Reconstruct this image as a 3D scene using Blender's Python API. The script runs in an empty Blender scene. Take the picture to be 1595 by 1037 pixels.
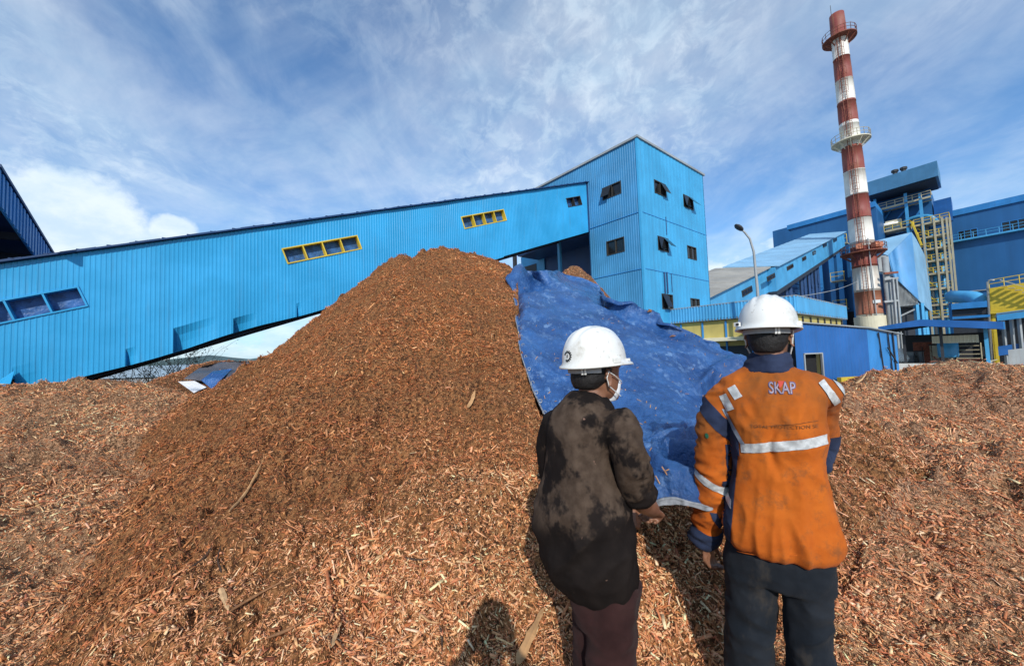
import bpy, bmesh, math, random
import numpy as np
from mathutils import Vector, Matrix, noise as mnoise

random.seed(7)
rng = np.random.default_rng(7)
C = bpy.context.scene.collection
scene = bpy.context.scene
R = math.radians

# ------------------------------------------------------------------ camera
PW, PH, F = 1595.0, 1037.0, 594.0          # photo size and focal length in photo pixels
CAM = np.array((0.0, 0.0, 1.6))
PITCH, ROLL = R(2.9), R(2.0)
_r0 = np.array((1, 0, 0.0)); _f = np.array((0, math.cos(PITCH), math.sin(PITCH))); _u0 = np.array((0, -math.sin(PITCH), math.cos(PITCH)))
_r = math.cos(ROLL)*_r0 - math.sin(ROLL)*_u0
_u = math.sin(ROLL)*_r0 + math.cos(ROLL)*_u0
def ray(px, py):                            # direction through a photo pixel
    return _f + _r*((px-PW/2)/F) + _u*((PH/2-py)/F)
cam = bpy.data.cameras.new('camera'); camo = bpy.data.objects.new('camera', cam); C.objects.link(camo)
cam.sensor_width = 36.0; cam.lens = 36.0*F/PW; cam.clip_start = 0.05; cam.clip_end = 6000
M = Matrix(((_r[0], _u[0], -_f[0], CAM[0]), (_r[1], _u[1], -_f[1], CAM[1]), (_r[2], _u[2], -_f[2], CAM[2]), (0, 0, 0, 1)))
camo.matrix_world = M
scene.camera = camo

# ------------------------------------------------------------------ sun, sky and exposure
SUN_EL, SUN_AZ = R(31.5), R(178.6)             # azimuth clockwise from +Y (straight ahead); the sun is behind the camera
sd = Vector((math.sin(SUN_AZ)*math.cos(SUN_EL), math.cos(SUN_AZ)*math.cos(SUN_EL), math.sin(SUN_EL)))
sun = bpy.data.lights.new('sun', 'SUN'); suno = bpy.data.objects.new('sun', sun); C.objects.link(suno)
sun.energy = 3.6; sun.angle = R(0.53); sun.color = (1.0, 0.95, 0.87)
suno.rotation_euler = sd.to_track_quat('Z', 'Y').to_euler(); suno.location = (0, -20, 40)
scene.view_settings.view_transform = 'Standard'; scene.view_settings.look = 'None'
scene.view_settings.exposure = 0.14; scene.view_settings.gamma = 1.0; scene.view_settings.use_curve_mapping = False

world = bpy.data.worlds.new('World'); scene.world = world; world.use_nodes = True
def build_sky():
    nt = world.node_tree; N, L = nt.nodes, nt.links; N.clear()
    def nd(t, **k):
        n = N.new(t)
        for a, b in k.items(): setattr(n, a, b)
        return n
    def math_(op, a, b=None, clamp=False):
        n = nd('ShaderNodeMath', operation=op, use_clamp=clamp)
        for i, v in enumerate((a, b)):
            if v is None: continue
            if hasattr(v, 'links'): L.new(v, n.inputs[i])
            else: n.inputs[i].default_value = v
        return n.outputs[0]
    def ramp(v, lo, hi):
        n = nd('ShaderNodeMapRange', interpolation_type='SMOOTHSTEP'); L.new(v, n.inputs[0])
        n.inputs[1].default_value = lo; n.inputs[2].default_value = hi; n.inputs[3].default_value = 0; n.inputs[4].default_value = 1
        return n.outputs[0]
    sky = nd('ShaderNodeTexSky', sky_type='NISHITA', sun_disc=False, sun_elevation=SUN_EL, sun_rotation=SUN_AZ, altitude=0, air_density=1.0, dust_density=0.6, ozone_density=2.5)
    tc = nd('ShaderNodeTexCoord'); sp = nd('ShaderNodeSeparateXYZ'); L.new(tc.outputs['Generated'], sp.inputs[0])
    z = math_('MAXIMUM', sp.outputs[2], 0.0); den = math_('ADD', z, 0.34)
    px, py = math_('DIVIDE', sp.outputs[0], den), math_('DIVIDE', sp.outputs[1], den)
    cb = nd('ShaderNodeCombineXYZ'); L.new(px, cb.inputs[0]); L.new(py, cb.inputs[1])
    def noise(scale, rot=0, sc=(1, 1, 1), detail=6, rough=.55, dist=0, loc=(0, 0, 0)):
        m = nd('ShaderNodeMapping'); L.new(cb.outputs[0], m.inputs[0]); m.inputs['Rotation'].default_value = (0, 0, rot); m.inputs['Scale'].default_value = sc; m.inputs['Location'].default_value = loc
        n = nd('ShaderNodeTexNoise'); L.new(m.outputs[0], n.inputs['Vector']); n.inputs['Scale'].default_value = scale; n.inputs['Detail'].default_value = detail; n.inputs['Roughness'].default_value = rough; n.inputs['Distortion'].default_value = dist
        return n.outputs[0]
    big = ramp(noise(1.05, .5, (1, .9, 1), 7, .60, .7, (3.2, 1.4, 0)), .34, .68)      # broad veils
    streak = ramp(noise(3.4, -.6, (1.15, .9, 1), 8, .62, .7, (1, 5, 0)), .36, .70)      # combed cirrus
    ripple = ramp(noise(17, .4, (1, .8, 1), 5, .65, .5), .42, .66)                      # altocumulus grain
    where = ramp(noise(1.4, 0, (1, 1, 1), 3, .5, 0, (8, 2, 0)), .42, .60)
    cover = math_('MULTIPLY', big, .52)
    cover = math_('ADD', cover, math_('MULTIPLY', streak, .26))
    cover = math_('ADD', cover, math_('MULTIPLY', math_('MULTIPLY', ripple, where), .27))
    low = nd('ShaderNodeMapRange', interpolation_type='SMOOTHSTEP'); L.new(sp.outputs[2], low.inputs[0])
    low.inputs[1].default_value = 0.0; low.inputs[2].default_value = .34; low.inputs[3].default_value = .40; low.inputs[4].default_value = 0.0
    cover = math_('ADD', cover, low.outputs[0])
    # cumulus heads close to the horizon
    n2 = nd('ShaderNodeTexNoise'); mp = nd('ShaderNodeMapping'); L.new(tc.outputs['Generated'], mp.inputs[0]); mp.inputs['Scale'].default_value = (1, 1, 1.7); mp.inputs['Location'].default_value = (.35, .1, 0)
    L.new(mp.outputs[0], n2.inputs['Vector']); n2.inputs['Scale'].default_value = 4.2; n2.inputs['Detail'].default_value = 8; n2.inputs['Roughness'].default_value = .55
    hm = nd('ShaderNodeMapRange'); L.new(sp.outputs[2], hm.inputs[0]); hm.inputs[1].default_value = .02; hm.inputs[2].default_value = .30; hm.inputs[3].default_value = .13; hm.inputs[4].default_value = -.20
    cum = ramp(math_('ADD', n2.outputs[0], hm.outputs[0]), .53, .60)
    cover = math_('MAXIMUM', cover, math_('MULTIPLY', cum, .92))
    nrm = nd('ShaderNodeVectorMath', operation='NORMALIZE'); L.new(tc.outputs['Generated'], nrm.inputs[0])
    for (hx, hy, size) in ((95, 375, .17), (150, 372, .12), (265, 362, .05), (1112, 440, .06), (40, 345, .10)):   # heads of distant cumulus
        d0 = ray(hx, hy); d0 = d0/np.linalg.norm(d0); dt = nd('ShaderNodeVectorMath', operation='DISTANCE'); L.new(nrm.outputs[0], dt.inputs[0]); dt.inputs[1].default_value = tuple(d0)
        ns = nd('ShaderNodeTexNoise'); L.new(nrm.outputs[0], ns.inputs['Vector']); ns.inputs['Scale'].default_value = 11; ns.inputs['Detail'].default_value = 7; ns.inputs['Roughness'].default_value = .6
        f = math_('SUBTRACT', size, dt.outputs['Value']); f = math_('ADD', f, math_('MULTIPLY', math_('SUBTRACT', ns.outputs[0], .5), size*1.1))
        cover = math_('MAXIMUM', cover, math_('MULTIPLY', ramp(f, 0, size*.40), 1.2))
    cover = math_('MINIMUM', math_('ADD', math_('MULTIPLY', cover, .74), .05), .95)
    tint = nd('ShaderNodeMix', data_type='RGBA', blend_type='MULTIPLY'); tint.inputs[0].default_value = 1.0
    L.new(sky.outputs[0], tint.inputs[6]); tint.inputs[7].default_value = (0.70, 1.20, 1.58, 1)
    mix = nd('ShaderNodeMix', data_type='RGBA'); L.new(cover, mix.inputs[0]); L.new(tint.outputs[2], mix.inputs[6]); cc = nd('ShaderNodeMix', data_type='RGBA'); L.new(ramp(noise(5, .2, (1, 1, 1), 6, .6), .35, .65), cc.inputs[0]); cc.inputs[6].default_value = (6.2, 7.8, 9.2, 1); cc.inputs[7].default_value = (8.3, 9.3, 10.1, 1); L.new(cc.outputs[2], mix.inputs[7])
    bg = nd('ShaderNodeBackground'); L.new(mix.outputs[2], bg.inputs[0]); bg.inputs[1].default_value = 0.10
    out = nd('ShaderNodeOutputWorld'); L.new(bg.outputs[0], out.inputs[0])
build_sky()

# ------------------------------------------------------------------ small geometry helpers
def at(px, py, depth):                      # a point at a given forward distance (metres)
    d = ray(px, py); return Vector(CAM + d*(depth/d[1]))
def hit(px, py, p, n):                      # ray against a plane
    d = ray(px, py); p = np.array(p); n = np.array(n); t = np.dot(p-CAM, n)/np.dot(d, n); return Vector(CAM + d*t)
def project(P):                             # numpy (n,3) -> pixels, depth
    q = np.asarray(P)-CAM; zf = q@_f; zz = np.where(np.abs(zf) < 1e-4, 1e-4, zf)
    return PW/2+F*(q@_r)/zz, PH/2-F*(q@_u)/zz, zf

WLOC = {}
def tag(o, label=None, cat=None, group=None, kind=None):
    if label: o['label'] = label
    if cat: o['category'] = cat
    if group: o['group'] = group
    if kind: o['kind'] = kind
    return o
def empty(name, loc, label=None, cat=None, group=None):
    o = bpy.data.objects.new(name, None); C.objects.link(o); o.location = loc; WLOC[o.name] = Vector(loc); o.empty_display_size = .2
    return tag(o, label, cat, group)
def link(name, me, mats, parent=None, loc=None):
    o = bpy.data.objects.new(name, me); C.objects.link(o)
    for m in (mats if isinstance(mats, (list, tuple)) else [mats]): me.materials.append(m)
    base = WLOC[parent.name] if parent else (Vector(loc) if loc is not None else Vector((0, 0, 0)))
    if base.length > 0: me.transform(Matrix.Translation(-base))
    WLOC[o.name] = base
    if parent: o.parent = parent
    else: o.location = base
    return o
class MB:                                   # collects faces, links them as one mesh
    def __init__(s): s.v = []; s.f = []; s.m = []
    def add(s, vs, fs, mi=0):
        b = len(s.v); s.v += [tuple(v) for v in vs]
        for f in fs: s.f.append(tuple(i+b for i in f)); s.m.append(mi)
    def prism(s, poly, d, mi=0):            # planar polygon pushed by vector d
        n = len(poly); d = Vector(d); a = [Vector(p) for p in poly]; b = [p+d for p in a]
        s.add(a+b, [tuple(range(n-1, -1, -1)), tuple(range(n, 2*n))]+[(i, (i+1) % n, n+(i+1) % n, n+i) for i in range(n)], mi)
    def frame(s, o, u, v, w, mi=0):         # parallelepiped from corner o along u,v,w
        o, u, v, w = map(Vector, (o, u, v, w)); s.prism([o, o+u, o+u+v, o+v], w, mi)
    def box(s, c, size, mi=0, az=0):        # az clockwise from +Y like everything else here
        c = Vector(c); x = Vector((math.cos(az), -math.sin(az), 0))*size[0]; y = Vector((math.sin(az), math.cos(az), 0))*size[1]; z = Vector((0, 0, size[2]))
        s.frame(c-x/2-y/2-z/2, x, y, z, mi)
    def tube(s, pts, rad, n=8, mi=0, cap=True):
        pts = [Vector(p) for p in pts]; k = len(pts); rad = rad if isinstance(rad, (list, tuple)) else [rad]*k
        vs = []; ref = None
        for i, p in enumerate(pts):
            t = (pts[min(i+1, k-1)]-pts[max(i-1, 0)]); t = t.normalized() if t.length else Vector((0, 0, 1))
            if ref is None: ref = Vector((0, 0, 1)) if abs(t.z) < .9 else Vector((1, 0, 0))
            a = (ref-t*ref.dot(t)); a = a.normalized() if a.length > 1e-6 else t.orthogonal().normalized(); b = t.cross(a); ref = a
            vs += [p+(a*math.cos(2*math.pi*j/n)+b*math.sin(2*math.pi*j/n))*rad[i] for j in range(n)]
        fs = [(i*n+j, i*n+(j+1) % n, (i+1)*n+(j+1) % n, (i+1)*n+j) for i in range(k-1) for j in range(n)]
        if cap: fs += [tuple(range(n-1, -1, -1)), tuple(range((k-1)*n, k*n))]
        s.add(vs, fs, mi)
    def bar(s, a, b, w, h=None, mi=0):      # square bar between two points
        a, b = Vector(a), Vector(b); h = h or w; t = (b-a).normalized(); x = t.cross(Vector((0, 0, 1)))
        x = x.normalized() if x.length > .05 else Vector((1, 0, 0)); y = x.cross(t).normalized()
        s.frame(a-x*w/2-y*h/2, x*w, y*h, b-a, mi)
    def lathe(s, c, prof, n=32, mi=0):      # profile of (radius, z)
        c = Vector(c); vs = [c+Vector((r*math.cos(2*math.pi*j/n), r*math.sin(2*math.pi*j/n), z)) for r, z in prof for j in range(n)]
        s.add(vs, [(i*n+j, i*n+(j+1) % n, (i+1)*n+(j+1) % n, (i+1)*n+j) for i in range(len(prof)-1) for j in range(n)], mi)
    def build(s, name, mats, parent=None, smooth=False, loc=None, fix=True):
        me = bpy.data.meshes.new(name); me.from_pydata(s.v, [], s.f)
        me.polygons.foreach_set('material_index', s.m)
        if fix:
            bm = bmesh.new(); bm.from_mesh(me); bmesh.ops.recalc_face_normals(bm, faces=bm.faces); bm.to_mesh(me); bm.free()
        o = link(name, me, mats, parent, loc)
        if smooth: me.polygons.foreach_set('use_smooth', [True]*len(me.polygons))
        return o
def part(name, m, parent, fn, smooth=False):
    b = MB(); fn(b); return b.build(name, m, parent, smooth)

# vectorised gradient noise
_perm = np.random.default_rng(3).permutation(4096); _g = np.random.default_rng(4).normal(size=(4096, 3)); _g /= np.linalg.norm(_g, axis=1)[:, None]
def gnoise(P):
    P = np.asarray(P, float); i = np.floor(P).astype(np.int64); f = P-i; u = f*f*f*(f*(f*6-15)+10); out = np.zeros(len(P))
    for dx in (0, 1):
        for dy in (0, 1):
            for dz in (0, 1):
                h = _perm[(i[:, 0]+dx) & 4095]; h = _perm[(h+i[:, 1]+dy) & 4095]; h = _perm[(h+i[:, 2]+dz) & 4095]
                d = (_g[h]*(f-np.array((dx, dy, dz)))).sum(1)
                w = (u[:, 0] if dx else 1-u[:, 0])*(u[:, 1] if dy else 1-u[:, 1])*(u[:, 2] if dz else 1-u[:, 2])
                out += d*w
    return out*1.6
def fbm(P, oct=4, gain=.5):
    P = np.asarray(P, float); s = np.zeros(len(P)); a = 1.0
    for k in range(oct): s += a*gnoise(P*(2.03**k)+k*17.3); a *= gain
    return s

# ------------------------------------------------------------------ materials
def node_mat(name):
    m = bpy.data.materials.new(name); m.use_nodes = True; nt = m.node_tree; b = nt.nodes['Principled BSDF']; return m, nt, b
def _noise(nt, scale, sc=(1, 1, 1), detail=5, rough=.55, coord='Object'):
    tc = nt.nodes.new('ShaderNodeTexCoord'); mp = nt.nodes.new('ShaderNodeMapping'); mp.inputs['Scale'].default_value = sc
    n = nt.nodes.new('ShaderNodeTexNoise'); n.inputs['Scale'].default_value = scale; n.inputs['Detail'].default_value = detail; n.inputs['Roughness'].default_value = rough
    nt.links.new(tc.outputs[coord], mp.inputs[0]); nt.links.new(mp.outputs[0], n.inputs['Vector']); return n.outputs[0]
def _ramp(nt, v, lo, hi, a=0.0, b=1.0):
    n = nt.nodes.new('ShaderNodeMapRange'); n.interpolation_type = 'SMOOTHSTEP'; nt.links.new(v, n.inputs[0])
    for i, x in zip((1, 2, 3, 4), (lo, hi, a, b)): n.inputs[i].default_value = x
    return n.outputs[0]
def _mix(nt, fac, a, b):
    n = nt.nodes.new('ShaderNodeMix'); n.data_type = 'RGBA'
    for i, v in ((0, fac), (6, a), (7, b)):
        if hasattr(v, 'links'): nt.links.new(v, n.inputs[i])
        else: n.inputs[i].default_value = v if i == 0 else (*v, 1)
    return n.outputs[2]
def _bump(nt, b, h, strength, dist):
    n = nt.nodes.new('ShaderNodeBump'); n.inputs['Strength'].default_value = strength; n.inputs['Distance'].default_value = dist
    nt.links.new(h, n.inputs['Height']); nt.links.new(n.outputs[0], b.inputs['Normal'])
def paint(name, col, rough=.5, var=.16, dirt=(.10, .08, .06), amount=.25, scale=1.2, streak=6.0, metal=0.0, spec=.4):
    """painted sheet or steel: faded patches, rain streaks of dirt"""
    m, nt, b = node_mat(name)
    n1 = _noise(nt, scale*.5, detail=6); c1 = tuple(min(1, c*(1+var)+.01*var) for c in col); c0 = tuple(c*(1-var) for c in col)
    base = _mix(nt, _ramp(nt, n1, .3, .7), c0, c1)
    st = _noise(nt, scale, (streak, streak, .35), 5, .6); base = _mix(nt, _ramp(nt, st, .52, .80, 0, amount), base, dirt)
    pn = _noise(nt, 1.1, (1, 1, .015), 2, .4); base = _mix(nt, _ramp(nt, pn, .42, .58, 0, .30), base, tuple(c*.82 for c in col))      # sheets of slightly different age
    nt.links.new(base, b.inputs['Base Color']); _bump(nt, b, _noise(nt, 2.2, detail=4), .12, .06)
    rn = _ramp(nt, n1, .3, .7, rough-.08, rough+.1); nt.links.new(rn, b.inputs['Roughness'])
    b.inputs['Metallic'].default_value = metal; b.inputs['Specular IOR Level'].default_value = spec
    return m
def plain(name, col, rough=.6, var=.15, scale=8, metal=0.0, bump=0.0, bscale=60, bdist=.004, sc=(1, 1, 1), spec=.4):
    m, nt, b = node_mat(name)
    n1 = _noise(nt, scale, sc, 5)
    nt.links.new(_mix(nt, _ramp(nt, n1, .3, .7), tuple(c*(1-var) for c in col), tuple(min(1, c*(1+var)) for c in col)), b.inputs['Base Color'])
    b.inputs['Roughness'].default_value = rough; b.inputs['Metallic'].default_value = metal; b.inputs['Specular IOR Level'].default_value = spec
    if bump: _bump(nt, b, _noise(nt, bscale, sc, 3), bump, bdist)
    return m
MT = dict(
    sky_blue=paint('sky_blue_sheet', (.022, .315, .62), .42, .10, (.07, .17, .25), .38),
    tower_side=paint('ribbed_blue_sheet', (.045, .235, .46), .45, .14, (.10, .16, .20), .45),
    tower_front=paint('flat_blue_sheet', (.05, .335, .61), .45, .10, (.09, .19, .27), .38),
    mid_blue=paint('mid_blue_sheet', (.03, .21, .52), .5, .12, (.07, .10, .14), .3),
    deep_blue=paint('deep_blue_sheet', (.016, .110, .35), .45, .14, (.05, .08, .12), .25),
    plant_blue=paint('plant_blue_sheet', (.016, .105, .275), .5, .12, (.02, .05, .12), .3, .25, 4),
    slate_blue=paint('slate_blue_sheet', (.06, .19, .34), .5, .1, (.1, .12, .14), .3),
    fascia_blue=paint('fascia_blue_sheet', (.07, .34, .62), .45, .12, (.15, .2, .24), .25),
    duct_blue=paint('duct_blue_sheet', (.10, .31, .58), .5, .12, (.2, .25, .28), .3, .5, 5),
    pale_blue=paint('pale_blue_sheet', (.22, .42, .60), .5, .12, (.25, .28, .28), .4, .5, 5),
    navy_steel=paint('navy_steel', (.012, .05, .15), .5),
    dark_steel=plain('dark_steel', (.03, .033, .04), .6),
    black_void=plain('dark_interior', (.012, .012, .014), .9),
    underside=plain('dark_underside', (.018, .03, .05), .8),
    yellow=paint('yellow_paint', (.62, .45, .04), .5, .15, (.2, .13, .04), .4),
    yellow_wall=paint('yellow_wall', (.50, .40, .12), .7, .2, (.2, .16, .07), .5),
    cream=paint('cream_paint', (.62, .57, .42), .6, .1, (.3, .25, .16), .4),
    beige_steel=paint('beige_steel', (.48, .42, .28), .6, .15, (.18, .12, .07), .5),
    grey_steel=paint('grey_steel', (.30, .32, .33), .5, .15, (.2, .13, .08), .4),
    grey_roof=paint('weathered_grey_roof', (.33, .31, .27), .6, .2, (.14, .12, .1), .5, .6, 3),
    white_wall=paint('white_plaster', (.62, .61, .57), .8, .1, (.25, .22, .18), .5),
    concrete=plain('concrete', (.34, .32, .28), .9, .25, 1.2, bump=.3, bscale=30),
    glass=plain('dark_glass', (.012, .013, .014), .12, .2, spec=.5),
    window_frame=plain('dark_window_frame', (.035, .033, .03), .5),
    curtain=plain('blue_curtain', (.025, .09, .24), .5, .5, 2.5, bump=.7, bscale=5, bdist=.08),
    rust=plain('rusty_steel', (.20, .06, .035), .7, .35, 6),
    galv=plain('galvanised_steel', (.33, .34, .34), .45, .15, 10, metal=.3),
    white_paint=plain('white_paint', (.78, .78, .76), .4, .05),
)

# ------------------------------------------------------------------ terrain: yard, chip covered ground and the heaps
YARD = -2.2
def build_yard():
    b = MB(); s = 4000; b.add([(-s, -s, YARD), (s, -s, YARD), (s, s, YARD), (-s, s, YARD)], [(0, 1, 2, 3)])
    m, nt, bs = node_mat('yard_concrete')
    n1 = _noise(nt, .12, detail=8, rough=.65); n2 = _noise(nt, 1.3, detail=6)
    c = _mix(nt, _ramp(nt, n1, .35, .65), (.20, .18, .15), (.36, .33, .28)); c = _mix(nt, _ramp(nt, n2, .5, .75, 0, .5), c, (.16, .12, .09))
    nt.links.new(c, bs.inputs['Base Color']); bs.inputs['Roughness'].default_value = .95; _bump(nt, bs, n2, .3, .05)
    o = b.build('ground', m); tag(o, kind='structure')
build_yard()

def _tps(pts):
    P = np.array(pts, float); n = len(P); X = P[:, :2]
    d = np.linalg.norm(X[:, None]-X[None], axis=2); K = np.where(d > 0, d*d*np.log(d+1e-9), 0)+np.eye(n)*.02
    A = np.zeros((n+3, n+3)); A[:n, :n] = K; A[:n, n] = 1; A[:n, n+1:] = X; A[n, :n] = 1; A[n+1:, :n] = X.T
    w = np.linalg.solve(A, np.r_[P[:, 2], 0, 0, 0])
    def fn(x, y):
        out = np.empty(len(x))
        for i in range(0, len(x), 50000):
            q = np.stack((x[i:i+50000], y[i:i+50000]), 1); dd = np.linalg.norm(q[:, None]-X[None], axis=2)
            out[i:i+50000] = (dd*dd*np.log(dd+1e-9))@w[:n]+w[n]+q@w[n+1:]
        return out
    return fn
def _ctrl():
    p = [(0, 0, 0), (-1.5, 1.5, 0), (1.5, 1.2, 0), (-2.4, 1.9, 0), (.4, 1.6, 0), (1.15, 1.65, .03), (2.6, 1.8, .0), (0, 3, .05), (0, -3, 0), (-5, -3, 0), (5, -3, 0), (0, -9, 0), (-9, -6, 0), (9, -6, 0), (-4, 0, 0), (4, 0, 0)]
    for px, py, D in ((0, 616, 8.5), (60, 612, 8.6), (120, 601, 8.8), (165, 597, 8.9), (210, 599, 9.2), (255, 606, 9.5), (300, 614, 9.6), (0, 800, 3.55), (150, 790, 4.0), (250, 720, 5.2), (330, 880, 2.95)): p.append(tuple(at(px, py, D)))
    for px, py, D in ((1290, 606, 7.4), (1340, 592, 8.2), (1385, 580, 8.8), (1425, 575, 9.1), (1465, 580, 9.3), (1510, 589, 9.4), (1595, 592, 9.4), (1320, 640, 5.6), (1450, 720, 4.15), (1595, 850, 2.76), (1400, 850, 2.75), (1595, 690, 4.9)): q = at(px, py+(0 if 1380 < px < 1470 else 9 if D > 7 else 0), D); p.append(tuple(q))
    p += [(-14, 12, -.4), (-9.5, 12.5, -.5), (-16, 8, .6), (-15, 17, -1.9), (-8, 17, -1.6), (-3, 17, -1.6), (0, 13, -.5), (5, 12, -.5), (9, 12.5, -.6), (13, 12.5, -.7), (18, 9, .3), (10, 16, -.6), (16, 16, -.5), (15, 20, -.45), (20, 20, -.45), (3, 17, -1.4), (-14, 2, .2), (14, 2, .2), (17, 5, .5), (0, 21, -2.4), (-12, 21, -2.4), (9, 22, -1.2), (22, 14, -.45), (-22, 14, -2.3)]
    p += [(-3.2, 2.6, .13), (-2.0, 2.35, .09), (-2.6, 2.9, .17), (-3.5, 3.3, .2), (-4.3, 3.9, .24), (-1.2, 2.1, .05)]
    return p
_base = _tps(_ctrl())
SUMMIT = (-2.0, 11.0); SUM_Z = 4.60
RIDGE = [(-1.5, 10.8, 4.22), (-.85, 10.4, 3.95), (-.1, 9.8, 3.44), (.95, 8.7, 3.20), (1.75, 7.7, 2.62), (2.35, 7.0, 2.12), (2.95, 5.6, 1.35), (3.15, 4.6, .75), (3.3, 3.8, .2)]
def pile_h(x, y):
    """the tall central heap: a cone whose right shoulder runs on into a ridge curving back towards the camera"""
    dx, dy = x-SUMMIT[0], y-SUMMIT[1]; d = np.hypot(dx, dy)+1e-6; ca, sa = dx/d, dy/d
    lf = np.clip(-ca, 0, 1); k = .515+.42*lf**1.3+.10*np.clip(sa, 0, 1)-.02*np.clip(ca, 0, 1); k = k+.26*lf*np.clip(-sa, 0, 1); k = k-lf*.16*np.clip((d-4.5)/4, 0, 1)*np.clip(1+1.6*sa, 0, 1)
    h = SUM_Z-k*(np.sqrt(d*d+.85**2)-.85)*1.03
    d2 = np.hypot(x+3.0, y-10.8); h = np.maximum(h, 4.36-.95*(np.sqrt(d2*d2+.5**2)-.5))
    for a, b in zip(RIDGE[:-1], RIDGE[1:]):
        ax, ay, az = a; bx, by, bz = b; ex, ey = bx-ax, by-ay; t = np.clip(((x-ax)*ex+(y-ay)*ey)/(ex*ex+ey*ey), 0, 1)
        dd = np.hypot(x-ax-t*ex, y-ay-t*ey)
        h = np.maximum(h, az+t*(bz-az)-.60*(np.sqrt(dd*dd+.25**2)-.25))
    return h
def cone_h(x, y, c, z, k, r=.3): return z-k*(np.sqrt((x-c[0])**2+(y-c[1])**2+r*r)-r)
_bt = at(893, 414, 13.5); _lt = at(365, 566, 11.2)
def heights(x, y):
    base = np.clip(_base(x, y), -2.6, 1.5); far = np.hypot(x, y); base = np.where(far > 24, -2.6, base)
    back = cone_h(x, y, (_bt.x, _bt.y), _bt.z+.02, 1.35, .3)
    left = cone_h(x, y, (_lt.x, _lt.y), _lt.z+.08, .42, .8)
    H = np.stack((base, pile_h(x, y), back, left)); own = H.argmax(0); return H.max(0), own
TARP_POLY = [(806, 400), (862, 395), (905, 400), (960, 430), (1000, 455), (1060, 480), (1110, 500), (1160, 530), (1185, 620), (1180, 760), (1060, 740), (1000, 735), (880, 720), (850, 660), (830, 610), (815, 560), (808, 500)]
def in_poly(px, py, poly):
    ins = np.zeros(len(px), bool); n = len(poly)
    for i in range(n):
        x1, y1 = poly[i]; x2, y2 = poly[(i+1) % n]
        c = ((y1 > py) != (y2 > py)) & (px < (x2-x1)*(py-y1)/(y2-y1+1e-9)+x1); ins ^= c
    return ins
def terrain(x, y, detail=True):
    h, own = heights(x, y)
    if detail:
        z0 = np.zeros(len(x)); P = np.stack((x, y, z0), 1); r = np.hypot(x, y)
        amp = np.where(own == 1, 1.0, .8)*np.clip((r-.6)/1.5, .35, 1)
        rough = fbm(P*1.1, 4)*.105+fbm(P*4.2+9, 5, .62)*.062*np.clip(r/3, .5, 1)
        right = np.clip((x-1.8)/1.5, 0, 1)*(own == 0)
        lump = np.abs(gnoise(P*.95+(5, 2, 0)))+.5*np.abs(gnoise(P*2.1+(1, 7, 0)))
        clod = fbm(P*2.6+31, 3)
        rough = rough+right*(lump-.32)*.42+np.clip(clod-.35, 0, 1)*.22*(own <= 1)-np.clip(-clod-.45, 0, 1)*.25
        # ground under the tarpaulin stays below it
        ppx, ppy, zf = project(np.stack((x, y, h), 1)); m = (zf > 1) & in_poly(ppx, ppy, TARP_POLY) & (y < 11.5) & (x > -.4)
        h = np.where(m, h-.16+rough*.3, h+rough*amp)
    return h, own

def chip_soil(name, dark, mid, light, scale=1.0):
    m, nt, b = node_mat(name)
    n1 = _noise(nt, 28*scale, detail=4, rough=.7); n2 = _noise(nt, 1.1, detail=5, rough=.6); n3 = _noise(nt, 75*scale, (1, 1, 1), 3, .7)
    c = _mix(nt, _ramp(nt, n1, .42, .60), dark, mid); c = _mix(nt, _ramp(nt, n3, .52, .70, 0, .85), c, light)
    c2 = _mix(nt, _ramp(nt, n2, .40, .68, 0, .5), c, tuple(v*.55 for v in mid))
    nt.links.new(c2, b.inputs['Base Color']); b.inputs['Roughness'].default_value = .9; b.inputs['Specular IOR Level'].default_value = .2
    _bump(nt, b, n1, 1.0, .06); return m
SOIL = [chip_soil('chip_soil_pale', (.09, .040, .018), (.52, .28, .145), (.74, .48, .29)),
        chip_soil('chip_soil_orange', (.05, .019, .008), (.38, .165, .062), (.60, .32, .145)),
        chip_soil('chip_soil_dark', (.07, .03, .015), (.30, .15, .07), (.5, .3, .16)),
        chip_soil('chip_soil_wet', (.05, .022, .01), (.22, .10, .04), (.4, .22, .1)),
        chip_soil('chip_soil_right', (.09, .040, .020), (.52, .28, .155), (.76, .50, .32))]

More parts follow.
